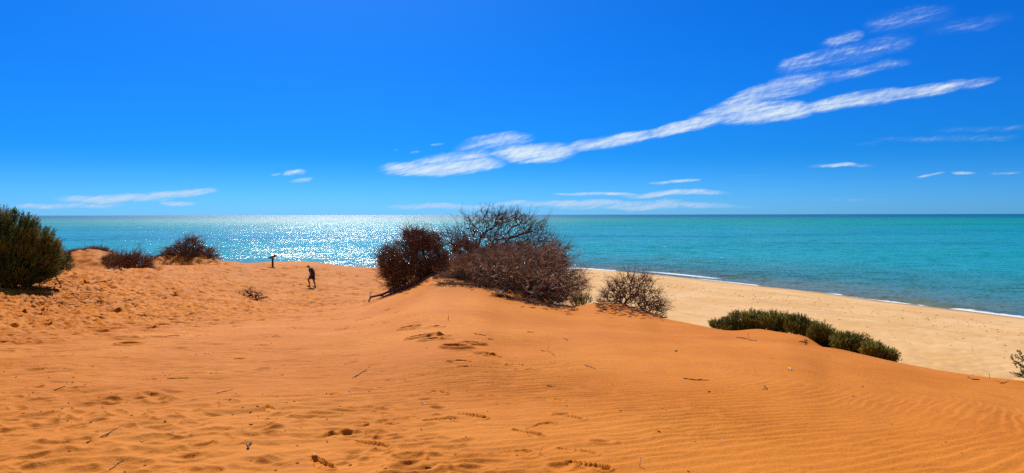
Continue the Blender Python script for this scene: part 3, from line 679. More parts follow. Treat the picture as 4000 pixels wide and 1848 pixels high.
# far shrubs on the seaward knolls
dead_shrub('dry_shrub', gp(505, 51), env_px([(470,1035,55,28),(530,1030,60,32),(500,1015,50,20),(575,1045,28,14)], 51, 0.8), roots_at([(470,51),(530,51),(500,51)]), 111,
    'low wide dark brown shrub sunk behind the sand lip between two sandy knolls', n=700, per=7, tlen=0.42, tr=0.010, rmin=0.012, rmax=0.06, mb=M_twig_red)
dead_shrub('dry_shrub', gp(735, 72), env_px([(745,960,55,22),(750,945,28,14),(720,980,70,22),(790,985,48,20),(690,990,50,16),(655,1003,36,11),(825,1004,34,12),(760,1000,70,16)], 72, 0.8), roots_at([(720,72),(760,72),(790,72)]), 112,
    'dark peaked shrub crowning the eroded rocky knoll by the sea', n=900, per=7, tlen=0.5, tr=0.012, rmin=0.015, rmax=0.09, mb=M_twig_red)
dead_shrub('dry_shrub', gp(640, 71.5), env_px([(625,1008,35,10),(665,998,25,9)], 71.5, 0.8), roots_at([(640,71.5)]), 113,
    'small dark tuft on the landward shoulder of the eroded rocky knoll', n=160, per=6, tlen=0.35, tr=0.012, rmin=0.012, rmax=0.04, mb=M_twig_red)
dead_shrub('dry_shrub', gp(390, 61), env_px([(385,975,34,9),(415,985,26,8)], 61, 0.8), roots_at([(385,61),(410,61)]), 114,
    'thin dark shrub along the top of the smooth sandy knoll', n=220, per=6, tlen=0.32, tr=0.010, rmin=0.012, rmax=0.04, mb=M_twig_red)
dead_shrub('dry_shrub', gp(310, 60.5), env_px([(312,985,22,11),(295,993,14,8)], 60.5, 0.8), roots_at([(308,60.5)]), 115,
    'small round dark shrub on the smooth sandy knoll, on its side nearest the green shrubs', n=200, per=6, tlen=0.3, tr=0.010, rmin=0.012, rmax=0.04, mb=M_twig_red)
dead_shrub('dry_shrub', gp(425, 56), env_px([(425,1012,24,9),(440,1005,18,8)], 56, 0.8), roots_at([(428,56)]), 116,
    'dark scrubby clump in the hollow of the smooth sandy knoll above the wide brown shrub', n=160, per=6, tlen=0.3, tr=0.010, rmin=0.012, rmax=0.04, mb=M_twig_red)
dead_shrub('dry_shrub', gp(268, 58), env_px([(266,992,10,12)], 58, 0.8), roots_at([(268,58)]), 117,
    'tiny bare upright bush poking out against the water beside the olive-brown shrub', n=50, per=5, tlen=0.3, tr=0.010, rmin=0.010, rmax=0.03, mb=M_twig_red)

# central thicket
dead_shrub('dry_shrub', gp(1630, 27.5), env_px([(1575,1000,62,62),(1635,950,52,45),(1665,1010,80,75),(1555,1070,48,62),(1610,1085,80,45),(1690,960,45,45),(1515,1030,28,70),(1700,1050,60,40),(1545,1120,30,22),(1610,925,40,25)], 27.5, 0.8),
    roots_at([(1590,27.3),(1640,27.6),(1690,27.6)]), 121, 'dense rounded reddish-brown shrub on the landward end of the dune mound',
    n=2600, per=12, tlen=0.27, tr=0.0048, rmin=0.006, rmax=0.05, mb=M_twig_red, shell=0.2)
dead_shrub('bare_shrub', gp(1900, 30), env_px([(1740,940,75,36),(1820,925,80,45),(1900,880,75,62),(1990,880,100,55),(2080,920,75,60),(1895,838,18,20),(1850,872,55,24),(2130,955,60,55),(2195,1000,46,50),(1890,945,100,46),(1990,955,95,44),(2080,975,80,44),(1960,856,60,26),(2030,866,50,28),(2080,880,60,30)], 30, 0.6),
    roots_at([(1800,30.8),(1850,30.5),(1910,30.3),(1970,30.1),(2030,29.8),(2090,29.3)]), 122, 'tall leafless gnarled shrub whose twisting bare limbs rise above the horizon behind the tangle',
    n=1500, per=4, tlen=0.28, tr=0.005, rmin=0.009, rmax=0.09, mb=M_bark, mt=M_bark, shell=0.6, pull=0.2, bend=0.2, spread=0.7)
dead_shrub('dry_shrub', gp(2030, 28), env_px([(2020,985,60,36),(2110,1020,65,44),(1950,1005,70,44),(1870,1010,90,50),(2160,1030,60,60),(1780,1005,50,32),(1820,970,60,30)], 28, 0.8),
    roots_at([(1990,28),(2060,27.5)]), 123, 'brown fine-twigged dry shrub in the middle of the tangle, below the gnarled bare limbs',
    n=1700, per=10, tlen=0.26, tr=0.0048, rmin=0.006, rmax=0.05, mb=M_twig_red, mt=M_twig_red, shell=0.2)
dead_shrub('bare_shrub', gp(2080, 24.5), env_px([(1860,1040,90,50),(1960,1040,100,62),(2060,1060,100,85),(2130,1080,85,85),(2190,1110,62,62),(2080,1130,90,50),(1900,1085,95,40),(1790,1095,70,32),(2000,1120,100,42),(2110,1158,95,36),(2240,1100,48,56),(2150,1150,80,40),(2120,1000,60,40)], 24.5, 0.75),
    roots_at([(2000,24.0),(2080,23.6),(2100,23.2),(1950,24.4)]), 124, 'huge sprawling grey-brown tangle of dead branches arching over the front of the dune mound',
    n=3600, per=7, tlen=0.27, tr=0.0055, rmin=0.010, rmax=0.07, mb=M_twig_grey, mt=M_twig_grey, shell=0.4, pull=0.15, bend=0.2)
dead_shrub('bare_shrub', gp(2060, 23.0), env_px([(1900,1070,70,40),(1980,1090,80,50),(2080,1100,90,62),(2170,1120,70,55),(2110,1040,70,50),(1990,1030,70,40)], 23.0, 0.45),
    roots_at([(1990,23.2),(2075,22.6)]), 129, 'pale weathered limbs of a fallen dead shrub curling over the shaded front of the tangle',
    n=420, per=2, tlen=0.30, tr=0.008, rmin=0.013, rmax=0.065, mb=M_twig_grey, mt=M_twig_grey, shell=0.5, pull=0.05, bend=0.26)
dead_shrub('dead_branches', gp(1830, 22.3), env_px([(1800,1128,95,22),(1890,1118,60,22),(1730,1140,30,8)], 22.3, 0.5),
    roots_at([(1900,22.8),(1860,22.9)]), 125, 'low spray of thin dead branches lying on the sand at the foot of the tangle', cat='branch',
    n=190, per=3, tlen=0.22, tr=0.005, rmin=0.007, rmax=0.03, mb=M_brown, mt=M_brown, shell=0.3, pull=0.1)
dead_shrub('dead_branches', gp(2010, 20.6), env_px([(1990,1185,45,18),(2060,1200,60,14),(2130,1212,50,8)], 20.6, 0.5),
    roots_at([(2020,20.8),(2090,20.8)]), 126, 'dark broken brushwood strewn on the sand in the shade below the big tangle', cat='branch',
    n=220, per=4, tlen=0.18, tr=0.005, rmin=0.006, rmax=0.022, mb=M_brown, mt=M_litter, shell=0.3, pull=0.1)
dead_shrub('bare_shrub', gp(2470, 23.4), env_px([(2400,1150,50,34),(2450,1125,65,45),(2510,1120,48,48),(2545,1165,42,45),(2572,1205,34,32),(2360,1170,20,24),(2450,1168,80,26),(2530,1195,50,24)], 23.4, 0.7),
    roots_at([(2440,23.3),(2480,23.1),(2520,22.6)]), 127, 'smaller bare twiggy shrub alone on its own hump at the beach edge of the dune',
    n=900, per=4, tlen=0.22, tr=0.0048, rmin=0.007, rmax=0.035, mb=M_brown, mt=M_brown, shell=0.4, pull=0.12)
leafy_shrub('green_shrub', gp(2270, 25), env_px([(2275,1180,34,18),(2255,1185,30,16)], 25, 0.8), roots_at([(2265,25)]), 128,
    'small green bush peeping over the crest between the big tangle and the twiggy shrub', sprigs=160, per=30, sl=0.26, ll=0.05, lw=0.006, lean=(0.1, 0, 0.9), m=M_salt, n=40, rmax=0.015)
# fallen crooked limb on the landward side of the thicket, and the cut stump
def crooked_stick(name, pts, r0_, r1_, m, label, cat='stick', group=None, seed=1, forks=0, k=6, loc=None):
    rs = np.random.RandomState(seed); pts = [np.array(p, float) for p in pts]; P = []
    for a, b in zip(pts[:-1], pts[1:]):
        for t in (0, 0.33, 0.66): P.append(a + (b - a) * t + rs.randn(3) * np.linalg.norm(b - a) * 0.025 * np.array([1, 1, 0.5]))
    P.append(pts[-1]); P = np.array(P); r = np.linspace(r0_, r1_, len(P))
    V, F = tubes(P[:-1], P[1:], r[:-1], r[1:], k); Vs, Fs = [V], [F]; off = len(V)
    for _ in range(forks):
        i = rs.randint(1, len(P) - 1); d = P[min(i + 1, len(P) - 1)] - P[i]; L = np.linalg.norm(P[-1] - P[0]) * rs.uniform(0.15, 0.35)
        d = d / np.linalg.norm(d) + rs.randn(3) * 0.7 * np.array([1, 1, 0.4]) + np.array([0, 0, 0.15]); d /= np.linalg.norm(d); q = P[i] + d * L
        v, f = tubes(P[i][None], q[None], r[i:i+1] * 0.7, r[i:i+1] * 0.25, k); Vs.append(v); Fs.append(f + off); off += len(v)
    V = np.vstack(Vs); o = mesh_obj(name, V, np.vstack(Fs), m, None, attrs={'tone': np.tile(rs.rand(), len(V))}, loc=tuple(P[0]))
    tag(o, label, cat, group); return o
def on_sand(lst, dz):
    out = []
    for k, (px, py) in enumerate(lst):
        g = ground_at_px(px, py); out.append((g.x, g.y, g.z + (dz[k] if isinstance(dz, (list, tuple)) else dz)))
    return out
crooked_stick('fallen_limb', [gp(1440,26.6,0.02), gp(1447,26.9,0.16), gp(1490,26.8,0.10), gp(1560,26.7,0.08), gp(1640,26.6,0.10)], 0.035, 0.06, M_bark,
    'long crooked fallen limb snaking out of the reddish shrub across the sand', 'branch', seed=3, forks=3)
crooked_stick('fallen_limb', [np.array(ground_at_px(1948, 1160)) + (0, 0, 0.0), np.array(at(1965, 1140, 22.0)), np.array(at(2000, 1118, 22.3))], 0.085, 0.04, M_bark,
    'thick grey stub of limb jutting from the sand in front of the big tangle', 'branch', seed=4, forks=2)
dead_shrub('dead_bush', gp(985, 43.5), env_px([(955,1150,24,18),(990,1150,36,16),(1020,1163,30,10),(975,1128,10,14)], 43.5, 0.6), roots_at([(968,43.5),(975,43.7)]), 131,
    'uprooted skeleton of a small dead bush lying alone on the trodden sand', cat='branch', n=110, per=2, tlen=0.32, tr=0.010, rmin=0.014, rmax=0.06, mb=M_bark, mt=M_bark, pull=0.1, bend=0.2)

# green shrubs along the crest above the beach
crest_shrubs = [
 ([(2805,1276,30,12),(2840,1274,30,20)], 19.0, 2820, 'small green saltbush where the crest row begins, nearest the twiggy bare shrub', 141, 330),
 ([(2890,1264,50,34),(2945,1257,44,32),(2890,1292,70,18)], 18.3, 2910, 'tall spiky green shrub second in the crest row, behind the little sand hump', 142, 1100),
 ([(3005,1260,48,32),(3060,1268,46,32),(3020,1292,64,16)], 17.9, 3030, 'dense green shrub standing right behind the top of the little sand hump', 143, 1050),
 ([(3120,1282,46,34),(3165,1302,36,30),(3188,1322,36,24)], 17.0, 3140, 'green shrub in the middle of the crest row, next past the sand hump', 144, 950),
 ([(3200,1312,40,38),(3240,1338,36,36),(3215,1345,34,24),(3278,1352,36,28)], 15.4, 3225, 'green shrub above the scooped orange hollow of the crest', 145, 1000),
 ([(3305,1352,48,34),(3350,1360,46,34),(3320,1376,56,20),(3385,1382,36,24)], 14.2, 3330, 'bushy lighter green shrub where the crest drops below the scooped hollow', 146, 1150),
 ([(3410,1384,36,28),(3450,1398,34,20),(3468,1410,24,10)], 13.3, 3430, 'last and lowest green shrub of the row, tapering down to the bare crest', 147, 700)]
for (e, Y, px, lab, sd_, ns) in crest_shrubs:
    leafy_shrub('green_shrub', gp(px, Y), env_px(e, Y, 1.0), roots_at([(px - 15, Y), (px + 15, Y)]), sd_, lab, sprigs=ns, per=36, sl=0.15, ll=0.045, lw=0.0045, m=M_salt,
        lean=(0.10, -0.05, 0.85), group='green shrubs along the dune crest', n=90, rmax=0.012, brown=0.16, shell=0.8, spread=0.5, floor=-0.45)
leafy_shrub('green_shrub', gp(4050, 9.6), env_px([(4035,1440,60,48),(4080,1460,60,60)], 9.6, 1.0), roots_at([(4060, 9.6)]), 151,
    'dark stiff-leaved plant half out of view above the bare end of the crest', sprigs=120, per=26, sl=0.14, ll=0.035, lw=0.005, m=M_salt, lean=(-0.5, -0.1, 0.3), n=60, rmax=0.010, shell=3)

# ------------------------------------------------------------------ sticks, stalks and litter on the sand
T = 0.006
sticks = [ # points (px, py), r0, r1, material, label, category, forks
 ([(340,1733),(400,1708),(472,1678)], .008, .004, M_brown, 'forked dark brown twig lying slantwise on the near rippled sand', 'stick', 2),
 ([(968,1756),(972,1742),(981,1731)], .012, .008, M_bark, 'short thick dark stick standing half out of the sand near the fresh footprints', 'stick', 1),
 ([(1379,1477),(1410,1458),(1444,1435)], .008, .006, M_brown, 'straight thin stick half buried beside a patterned shoe print', 'stick', 0),
 ([(2672,1480),(2720,1486),(2764,1486)], .008, .006, M_brown, 'dark level twig with a small upright sprout on the rippled slope', 'stick', 3),
 ([(2286,1427),(2310,1436),(2325,1442)], .008, .005, M_brown, 'stubby brown stick on fine ripples above the dark level twig', 'stick', 1),
 ([(2876,1319),(2905,1322),(2915,1325),(2955,1333)], .014, .010, M_brown, 'bent brown stick on the smooth slope just below the little sand hump', 'stick', 2),
 ([(3778,1474),(3800,1483),(3826,1485)], .016, .008, M_bark, 'dark bent stick lying just inside the bare crest above the beach', 'stick', 1),
 ([(3912,1502),(3928,1494),(3942,1489)], .008, .005, M_brown, 'thin branching twig at the foot of the half-hidden stiff-leaved plant', 'stick', 2),
 ([(2985,1509),(2992,1517),(3000,1519)], .009, .004, M_litter, 'small curled dark chip of bark on the wavy ripples', 'bark', 0),
 ([(2768,1533),(2773,1530)], .010, .006, M_litter, 'tiny black seed pod on the wavy ripples below the dark level twig', 'seed pod', 0),
 ([(3330,1548),(3338,1549)], .006, .004, M_brown, 'lone scrap of bark on the smooth sand beyond the curving ripples', 'bark', 0),
 ([(3000,1525),(2978,1520)], .005, .003, M_brown, 'fine dry stalk close to the curled dark chip of bark', 'stalk', 0),
 ([(372,1104),(410,1100),(432,1096),(440,1099),(436,1104)], .030, .022, M_brown, 'hooked brown stick on the trodden sand in front of the wide brown shrub', 'stick', 0),
 ([(422,1061),(445,1053),(470,1054),(483,1052),(490,1047)], .025, .050, M_pale, 'curved stick with a bleached white end by the sand lip', 'stick', 0),
 ([(653,1480),(690,1478),(736,1477)], .006, .005, M_brown, 'long hair-thin stalk lying level among soft lumpy ripples', 'stalk', 0),
 ([(848,1537),(880,1530),(908,1522)], .006, .004, M_brown, 'slender twig lying in a shallow scrape of the lumpy sand', 'stick', 0),
 ([(430,1836),(455,1815),(482,1800)], .004, .003, M_brown, 'hair-thin dry stalk pointing uphill at the very front of the sand', 'stalk', 0),
 ([(1660,1831),(1672,1829),(1684,1830)], .007, .006, M_litter, 'short black twig beside the deepest footprint hollow', 'stick', 0),
 ([(213,1526),(235,1517),(254,1510)], .007, .005, M_brown, 'brown twig half buried among the lumpy ripples, upslope of the forked one', 'stick', 0),
 ([(648,1315),(670,1311),(700,1311)], .009, .006, M_litter, 'dark twig just below the edge of the trodden ground', 'stick', 0),
 ([(1495,1255),(1498,1259),(1502,1261)], .008, .005, M_litter, 'small dark twig with a raised tip between two footprint trails', 'stick', 1),
 ([(1852,1304),(1876,1308),(1898,1312)], .009, .006, M_brown, 'knobbly brown twig lying below the foot of the big tangle', 'stick', 2),
 ([(1905,1324),(1925,1326)], .008, .006, M_brown, 'short plain twig just under the knobbly brown one', 'stick', 0),
 ([(2058,1298),(2072,1298),(2086,1301)], .009, .006, M_brown, 'small brown stick on open sand below the shade of the tangle', 'stick', 1),
 ([(2118,1370),(2150,1378),(2168,1392)], .006, .004, M_brown, 'scattered bit of crooked dry stem on fine ripples mid slope', 'stick', 2),
 ([(2202,1322),(2212,1327),(2218,1330)], .010, .008, M_brown, 'stumpy brown stick lying point-down on the smooth mid slope', 'stick', 0),
 ([(2138,1508),(2152,1511),(2170,1509)], .007, .004, M_litter, 'small black stick with a hooked end on the clean ripples', 'stick', 1),
 ([(1645,1571),(1655,1575),(1664,1580)], .005, .004, M_pale, 'short straight pale straw by the patterned shoe print', 'straw', 0),
 ([(1473,1478),(1478,1484)], .005, .004, M_pale, 'tiny pale straw near the half buried straight stick', 'straw', 0),
 ([(1358,1519),(1364,1530),(1380,1538)], .004, .003, M_pale, 'pale curled stem ending in a dark knot', 'straw', 1),
 ([(547,1722),(556,1728),(565,1722)], .004, .003, M_pale, 'pale curled straw close to a black leaf at the near sand', 'straw', 1),
 ([(1225,1771),(1232,1778),(1237,1784)], .004, .004, M_pale, 'pale bent straw at the toe of the biggest patterned shoe print', 'straw', 0),
 ([(3083,1444),(3089,1447)], .020, .014, M_pale, 'small white stone-like chip on the smooth slope under the crest shrubs', 'chip', 0),
 ([(2636,1373),(2645,1373)], .016, .012, M_pale, 'little pale chip on smooth sand upslope of the dark level twig', 'chip', 0),
 ([(2800,1706),(2815,1716),(2828,1724)], .0025, .002, M_pale, 'pale hair-thin grass stem lying across the bold curving ripples', 'straw', 0),
]
for k, (pp, a, b, m_, lab, cat_, fk) in enumerate(sticks):
    if max(p[1] for p in pp) > 1200 and cat_ != 'chip': a *= 0.72; b *= 0.72
    crooked_stick({'stick': 'dry_stick', 'straw': 'straw', 'stalk': 'dry_stalk', 'bark': 'bark_chip', 'seed pod': 'seed_pod', 'chip': 'pale_chip'}[cat_], on_sand(pp, a * 0.6), a, b, m_, lab, cat_, seed=200 + k, forks=fk)
def upright(px, py, h, m_, lab, cat_, name, r=0.0025, seed=5, forks=1, lean=0.3):
    g = np.array(ground_at_px(px, py)); rs = np.random.RandomState(seed)
    crooked_stick(name, [g, g + (lean * h * 0.5, 0, h * 0.55), g + (lean * h, 0.01, h)], r, r * 0.6, m_, lab, cat_, seed=seed, forks=forks)
upright(2498, 1822, .055, M_pale, 'pale two-pronged sprig standing upright on the near ripples', 'straw', 'straw', .003, 61, 3, .2)
upright(2108, 1772, .05, M_pale, 'pale upright straw leaning over the front footprint cluster', 'straw', 'straw', .0025, 62, 1, .5)
upright(1494, 1632, .03, M_pale, 'short pale straw standing straight up above scuffed prints', 'straw', 'straw', .0025, 63, 0, .0)
upright(1428, 1694, .02, M_pale, 'tiny pale straw stuck in the rim of a scuffed footprint', 'straw', 'straw', .0025, 64, 0, -.1)
upright(1751, 1251, .10, M_litter, 'dark little sprout standing on the clean slope below the mound', 'twig', 'dry_stick', .006, 65, 2, .1)
upright(2924, 1322, .13, M_brown, 'fine upright shoot beside the bent brown stick', 'twig', 'dry_stalk', .004, 66, 0, -.1)
upright(3866, 1478, .08, M_brown, 'single grass stalk standing on the bare crest line', 'twig', 'dry_stalk', .004, 67, 1, -.1)
# tuft of roots on the scooped hollow
dead_shrub('root_tuft', ground_at_px(3138, 1347), [(np.array(ground_at_px(3138, 1345)) + (0, 0, .04), np.array((.10, .08, .05)))], [np.array(ground_at_px(3145, 1347)) - (0, 0, .01)], 132,
    'small tuft of dry dark roots exposed in the scooped hollow of the crest', cat='twig', n=26, per=1, tlen=.06, tr=.004, rmin=.004, rmax=.012, mb=M_brown, mt=M_brown)

# uncountable specks of leaf and bark litter
def litter(name, pts, size, seed, m_, flat=0.35):
    rs = np.random.RandomState(seed); pts = np.asarray(pts); n = len(pts); L = size * rs.uniform(0.5, 1.6, n)
    a = rs.rand(n) * 6.283; d = np.stack([np.cos(a), np.sin(a), rs.randn(n) * 0.15], 1) * L[:, None]
    V, F = tubes(pts - d / 2, pts + d / 2, L * flat * 0.5, L * flat * 0.25, 4)
    o = mesh_obj(name, V, F, m_, None, smooth=False, attrs={'tone': np.repeat(rs.rand(n), 8)}); tag(o, kind='stuff'); return o
pts = []; szs = []
rs = np.random.RandomState(77)
for k in range(760):
    px = rs.uniform(-100, 3900) if rs.rand() < 0.55 else rs.uniform(-100, 1500); Y = 4.2 * (22 / 4.2) ** rs.rand()
    u = (px - 2000) / FPX; x = u * Y
    if px > 2600 and rs.rand() < 0.5: continue
    if vnoise(np.array([x * 0.8]), np.array([Y * 0.8]), 90)[0] < rs.uniform(-0.6, 0.5): continue
    pts.append((x, Y, float(gbase(x, Y)[0]) + 0.004))
pts = np.array(pts)
litter('leaf_litter', pts, 0.017, 78, M_litter)
pts = []
for k in range(900):                       # thick twig litter in the lee of the green shrubs
    px = rs.uniform(60, 480); Y = rs.uniform(26, 40); u = (px - 2000) / FPX; x = u * Y
    if rs.rand() < abs(px - 200) / 300: continue
    pts.append((x, Y, float(gbase(x, Y)[0]) + 0.02))
litter('twig_litter', pts, 0.26, 79, M_brown, 0.09)
pts = []
for k in range(1300):                      # brushwood fragments round the thicket
    px = rs.choice([rs.uniform(1540, 1900), rs.uniform(1900, 2250), rs.uniform(2330, 2600)]); Y = rs.normal(np.interp(px, [1540, 1900, 2250, 2600], [26.5, 23, 21.3, 21.0]), 1.0); u = (px - 2000) / FPX; x = u * Y
    pts.append((x, Y, float(gbase(x, Y)[0]) + 0.02))
litter('brushwood_litter', pts, 0.16, 80, M_brown, 0.10)
pts = []
for k in range(1000):                       # seaweed and shell wrack on the beach
    px = rs.uniform(2500, 4150); t = rs.rand(); sdw = -(9 + 30 * rs.rand()) if rs.rand() < 0.6 else -(20 + 2.0 * rs.randn())
    q = np.array([rs.uniform(0.10, 0.85)]); 
    a = SP[8] + (SP[-2] - SP[8]) * q[0]; e = SP[-2] - SP[8]; e = e / np.linalg.norm(e); nn_ = np.array([-e[1], e[0]])
    p = a - nn_ * 0 + np.array([0, 0.0]); 
    x, y = p + (-nn_ if shore_dist(np.array([p[0] + nn_[0] * 5]), np.array([p[1] + nn_[1] * 5]))[0][0] > shore_dist(np.array([p[0]]), np.array([p[1]]))[0][0] else nn_) * (-sdw)
    u = x / y
    if not (-0.3 < u < 2.3 and 26 < y < 400): continue
    i = np.searchsorted(yB, y) - 1; j = np.searchsorted(uB, u) - 1
    pts.append((x, y, ZB[i, j] + 0.02))
litter('beach_wrack', pts, 0.17, 81, M_litter, 0.22)

# ------------------------------------------------------------------ interpretive sign
def box(cx, cy, cz, sx, sy, sz, rot=None, bev=0.0):
    import bmesh
    bm = bmesh.new(); bmesh.ops.create_cube(bm, size=1.0); bmesh.ops.scale(bm, vec=(sx, sy, sz), verts=bm.verts)
    if bev: bmesh.ops.bevel(bm, geom=bm.edges[:], offset=bev, segments=2, affect='EDGES')
    if rot is not None: bmesh.ops.transform(bm, matrix=rot, verts=bm.verts)
    bmesh.ops.translate(bm, vec=(cx, cy, cz), verts=bm.verts); return bm
def bm_obj(name, bm, m_, parent):
    me = bpy.data.meshes.new(name); bm.to_mesh(me); bm.free(); me.materials.append(m_)
    o = bpy.data.objects.new(name, me); C.objects.link(o); o.parent = parent; return o
def plain(name, col, rough=0.7, var=0.25):
    m_, Tn = mat(name); g = Tn.n('ShaderNodeNewGeometry'); nz_ = Tn.noise(g.outputs['Position'], 30.0, 4.0, 0.6)
    c = Tn.mix(Tn.m('MULTIPLY', nz_, var * 2), tuple(col), tuple(x * 0.5 for x in col))
    Tn.n('ShaderNodeOutputMaterial', i_0=Tn.n('ShaderNodeBsdfPrincipled', i_Base_Color=c, i_Roughness=rough)); return m_
sg = gp(1066, 65.0); sign = empty('lectern_sign', sg); tag(sign, 'small slanted information board on a single dark post near the cliff edge', 'sign')
bm_obj('post', box(0, 0, 0.43, 0.15, 0.15, 1.06, None, 0.01), plain('dark_timber', (0.06, 0.032, 0.024)), sign)
rt = Matrix.Rotation(math.radians(-22), 4, 'Y') @ Matrix.Rotation(math.radians(-12), 4, 'X')
bm_obj('board', box(0.02, 0, 1.06, 0.72, 0.50, 0.07, rt, 0.01), plain('dark_board', (0.05, 0.03, 0.026)), sign)
bm_obj('panel', box(0.02 + math.sin(math.radians(-22)) * 0.041, 0.0115, 1.06 + 0.041, 0.66, 0.44, 0.012, rt, 0.002), plain('pale_panel', (0.62, 0.56, 0.42), 0.35), sign)
bm_obj('edge_trim', box(0.02 - math.sin(math.radians(-22)) * -0.01, -0.262, 1.005, 0.66, 0.012, 0.030, Matrix.Rotation(math.radians(-22), 4, 'Y'), 0.002), plain('pale_trim', (0.66, 0.58, 0.42)), sign)

# ------------------------------------------------------------------ the walker
def skin_obj(name, chains, m_, parent, sub=2, fat=1.2):
    """chains: list of lists of (x,y,z,r); first point of later chains may be an index tuple ('at', i)"""
    V = []; E = []; R = []
    for ch in chains:
        prev = None
        for e in ch:
            if e[0] == 'at': prev = e[1]; continue
            V.append(e[:3]); R.append(e[3] if not isinstance(e[3], tuple) else e[3]); i = len(V) - 1
            if prev is not None: E.append((prev, i))
            prev = i
    me = bpy.data.meshes.new(name); me.from_pydata(V, E, []); me.materials.append(m_)
    o = bpy.data.objects.new(name, me); C.objects.link(o); o.parent = parent
    sk = o.modifiers.new('skin', 'SKIN'); sk.use_smooth_shade = True
    for k, v in enumerate(me.skin_vertices[0].data):
        r = R[k]; r = tuple(q * fat for q in r) if isinstance(r, tuple) else (r * fat if r > 0.02 else r); v.radius = r if isinstance(r, tuple) else (r, r); v.use_root = (k == 0)
    if sub: s_ = o.modifiers.new('sub', 'SUBSURF'); s_.levels = 1; s_.render_levels = sub
    return o
wk = gp(1232, 55.0, 0.0); walker = empty('person', wk)
tag(walker, 'person in dark shirt, shorts and cap trudging up the sand, head bowed', 'person')
skin_m = plain('tanned_skin', (0.20, 0.095, 0.060), 0.6, 0.1); shirt_m = plain('navy_shirt', (0.035, 0.040, 0.10), 0.9, 0.3); short_m = plain('dark_shorts', (0.028, 0.018, 0.022), 0.9, 0.3)
cap_m = plain('black_cap', (0.015, 0.013, 0.013), 0.8, 0.2); shoe_m = plain('dark_shoes', (0.030, 0.020, 0.018), 0.7, 0.2)
gl = float(gbase(wk.x - 0.50, wk.y + 0.15)[0]) - wk.z; gr = float(gbase(wk.x, wk.y)[0]) - wk.z
# pelvis first (skin root), then spine, neck, head
body = [
 [(-0.20, 0.02, 0.95, (.15, .12)), (-0.24, 0.02, 1.10, (.155, .12)), (-0.29, 0.02, 1.27, (.17, .125)), (-0.37, 0.03, 1.42, (.14, .11)), (-0.45, 0.03, 1.52, .062), (-0.50, 0.03, 1.57, .060),
  (-0.545, 0.03, 1.62, (.085, .080)), (-0.575, 0.03, 1.66, (.090, .082)), (-0.59, 0.03, 1.71, (.070, .065))],
 [('at', 7), (-0.655, 0.03, 1.585, (.040, .038)), (-0.67, 0.03, 1.56, (.03, .03))],                                     # jaw and chin, head bowed
 [('at', 0), (-0.22, 0.12, 0.88, .105), (-0.42, 0.15, 0.74, .092), (-0.62, 0.15, 0.60, .070), (-0.60, 0.15, 0.48, .064), (-0.53, 0.15, 0.28, .050), (-0.49, 0.15, 0.13 + gl, .038), (-0.52, 0.15, 0.06 + gl, .040), (-0.66, 0.15, 0.035 + gl, .032)],
 [('at', 0), (-0.16, -0.09, 0.88, .108), (-0.12, -0.10, 0.70, .092), (-0.10, -0.10, 0.52, .068), (-0.06, -0.10, 0.38, .064), (-0.01, -0.10, 0.20, .048), (0.01, -0.10, 0.10, .037), (-0.01, -0.10, 0.05, .038), (-0.13, -0.10, 0.03, .030)],
]
def arm(sy, hx, ex):
    return [('at', 3), (-0.37, sy * 0.19, 1.43, .060), (-0.36 + ex, sy * 0.25, 1.27, .050), (-0.34 + ex, sy * 0.27, 1.13, .042), (-0.44 + hx, sy * 0.22, 1.00, .034), (-0.52 + hx, sy * 0.18, 0.93, .026), (-0.56 + hx, sy * 0.17, 0.90, (.035, .018))]
body.append(arm(-1, 0.10, 0.04)); hand_a = sum(1 for ch in body for e in ch if e[0] != 'at') - 1
for f_ in range(5):
    dy = (f_ - 2) * 0.016; ln = (0.055, 0.075, 0.085, 0.078, 0.06)[f_]; x0 = -0.46
    if f_ == 0: body.append([('at', hand_a - 1), (x0 + 0.01, -0.14, 0.895, .010), (x0 - 0.03, -0.13, 0.865, .009)])
    else: body.append([('at', hand_a), (x0 - 0.03, -0.17 + dy, 0.875, .009), (x0 - 0.035, -0.17 + dy, 0.875 - ln * 0.6, .008)])
body.append(arm(1, 0.02, 0.0)); hand_b = sum(1 for ch in body for e in ch if e[0] != 'at') - 1
for f_ in range(5):
    dy = (f_ - 2) * 0.016; ln = (0.055, 0.075, 0.085, 0.078, 0.06)[f_]; x0 = -0.54
    if f_ == 0: body.append([('at', hand_b - 1), (x0 + 0.01, 0.14, 0.895, .010), (x0 - 0.03, 0.13, 0.865, .009)])
    else: body.append([('at', hand_b), (x0 - 0.03, 0.17 + dy, 0.875, .009), (x0 - 0.035, 0.17 + dy, 0.875 - ln * 0.6, .008)])
skin_obj('body', body, skin_m, walker)
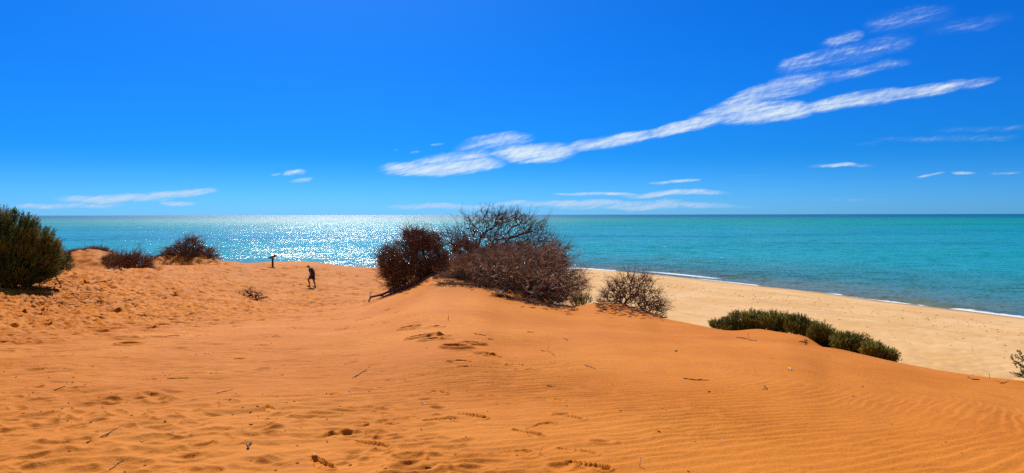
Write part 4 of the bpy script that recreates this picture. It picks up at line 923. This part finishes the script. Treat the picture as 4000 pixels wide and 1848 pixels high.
shirt = skin_obj('shirt', [[(-0.19, 0.02, 0.90, (.185, .155)), (-0.22, 0.02, 1.02, (.19, .155)), (-0.27, 0.02, 1.20, (.195, .155)), (-0.34, 0.02, 1.38, (.19, .15)), (-0.42, 0.03, 1.49, (.09, .09))],
    [('at', 3), (-0.36, -0.20, 1.43, .085), (-0.33, -0.26, 1.26, .072)], [('at', 3), (-0.36, 0.22, 1.43, .085), (-0.35, 0.27, 1.26, .070)]], shirt_m, walker, fat=1.38)
skin_obj('shorts', [[(-0.20, 0.02, 0.97, (.17, .15)), (-0.20, 0.02, 0.90, (.165, .15))], [('at', 1), (-0.26, 0.12, 0.85, .125), (-0.42, 0.15, 0.745, .118), (-0.54, 0.15, 0.66, .105)],
    [('at', 1), (-0.15, -0.09, 0.85, .125), (-0.12, -0.10, 0.70, .115), (-0.105, -0.10, 0.56, .105)]], short_m, walker, fat=1.28)
cap = skin_obj('cap', [[(-0.565, 0.03, 1.68, (.102, .098)), (-0.595, 0.03, 1.745, (.075, .07))]], cap_m, walker, fat=1.28)
import bmesh
bm = bmesh.new(); bmesh.ops.create_uvsphere(bm, u_segments=16, v_segments=8, radius=0.10)
bmesh.ops.scale(bm, vec=(1.0, 0.85, 0.12), verts=bm.verts); bmesh.ops.transform(bm, matrix=Matrix.Rotation(math.radians(-28), 4, 'Y'), verts=bm.verts); bmesh.ops.translate(bm, vec=(-0.675, 0.03, 1.645), verts=bm.verts)
br = bm_obj('brim', bm, cap_m, walker)
for (x, y, z) in ((-0.585, 0.15, 0.035 + gl), (-0.07, -0.10, 0.03)):
    bm = bmesh.new(); bmesh.ops.create_uvsphere(bm, u_segments=16, v_segments=10, radius=1.0)
    for v in bm.verts:
        v.co.x *= 0.155; v.co.y *= 0.05; v.co.z *= 0.06 if v.co.x > 0 else 0.045
        v.co.z = max(v.co.z, -0.035)
    bmesh.ops.translate(bm, vec=(x, y, z), verts=bm.verts); o = bm_obj('shoe', bm, shoe_m, walker)
    for p_ in o.data.polygons: p_.use_smooth = True
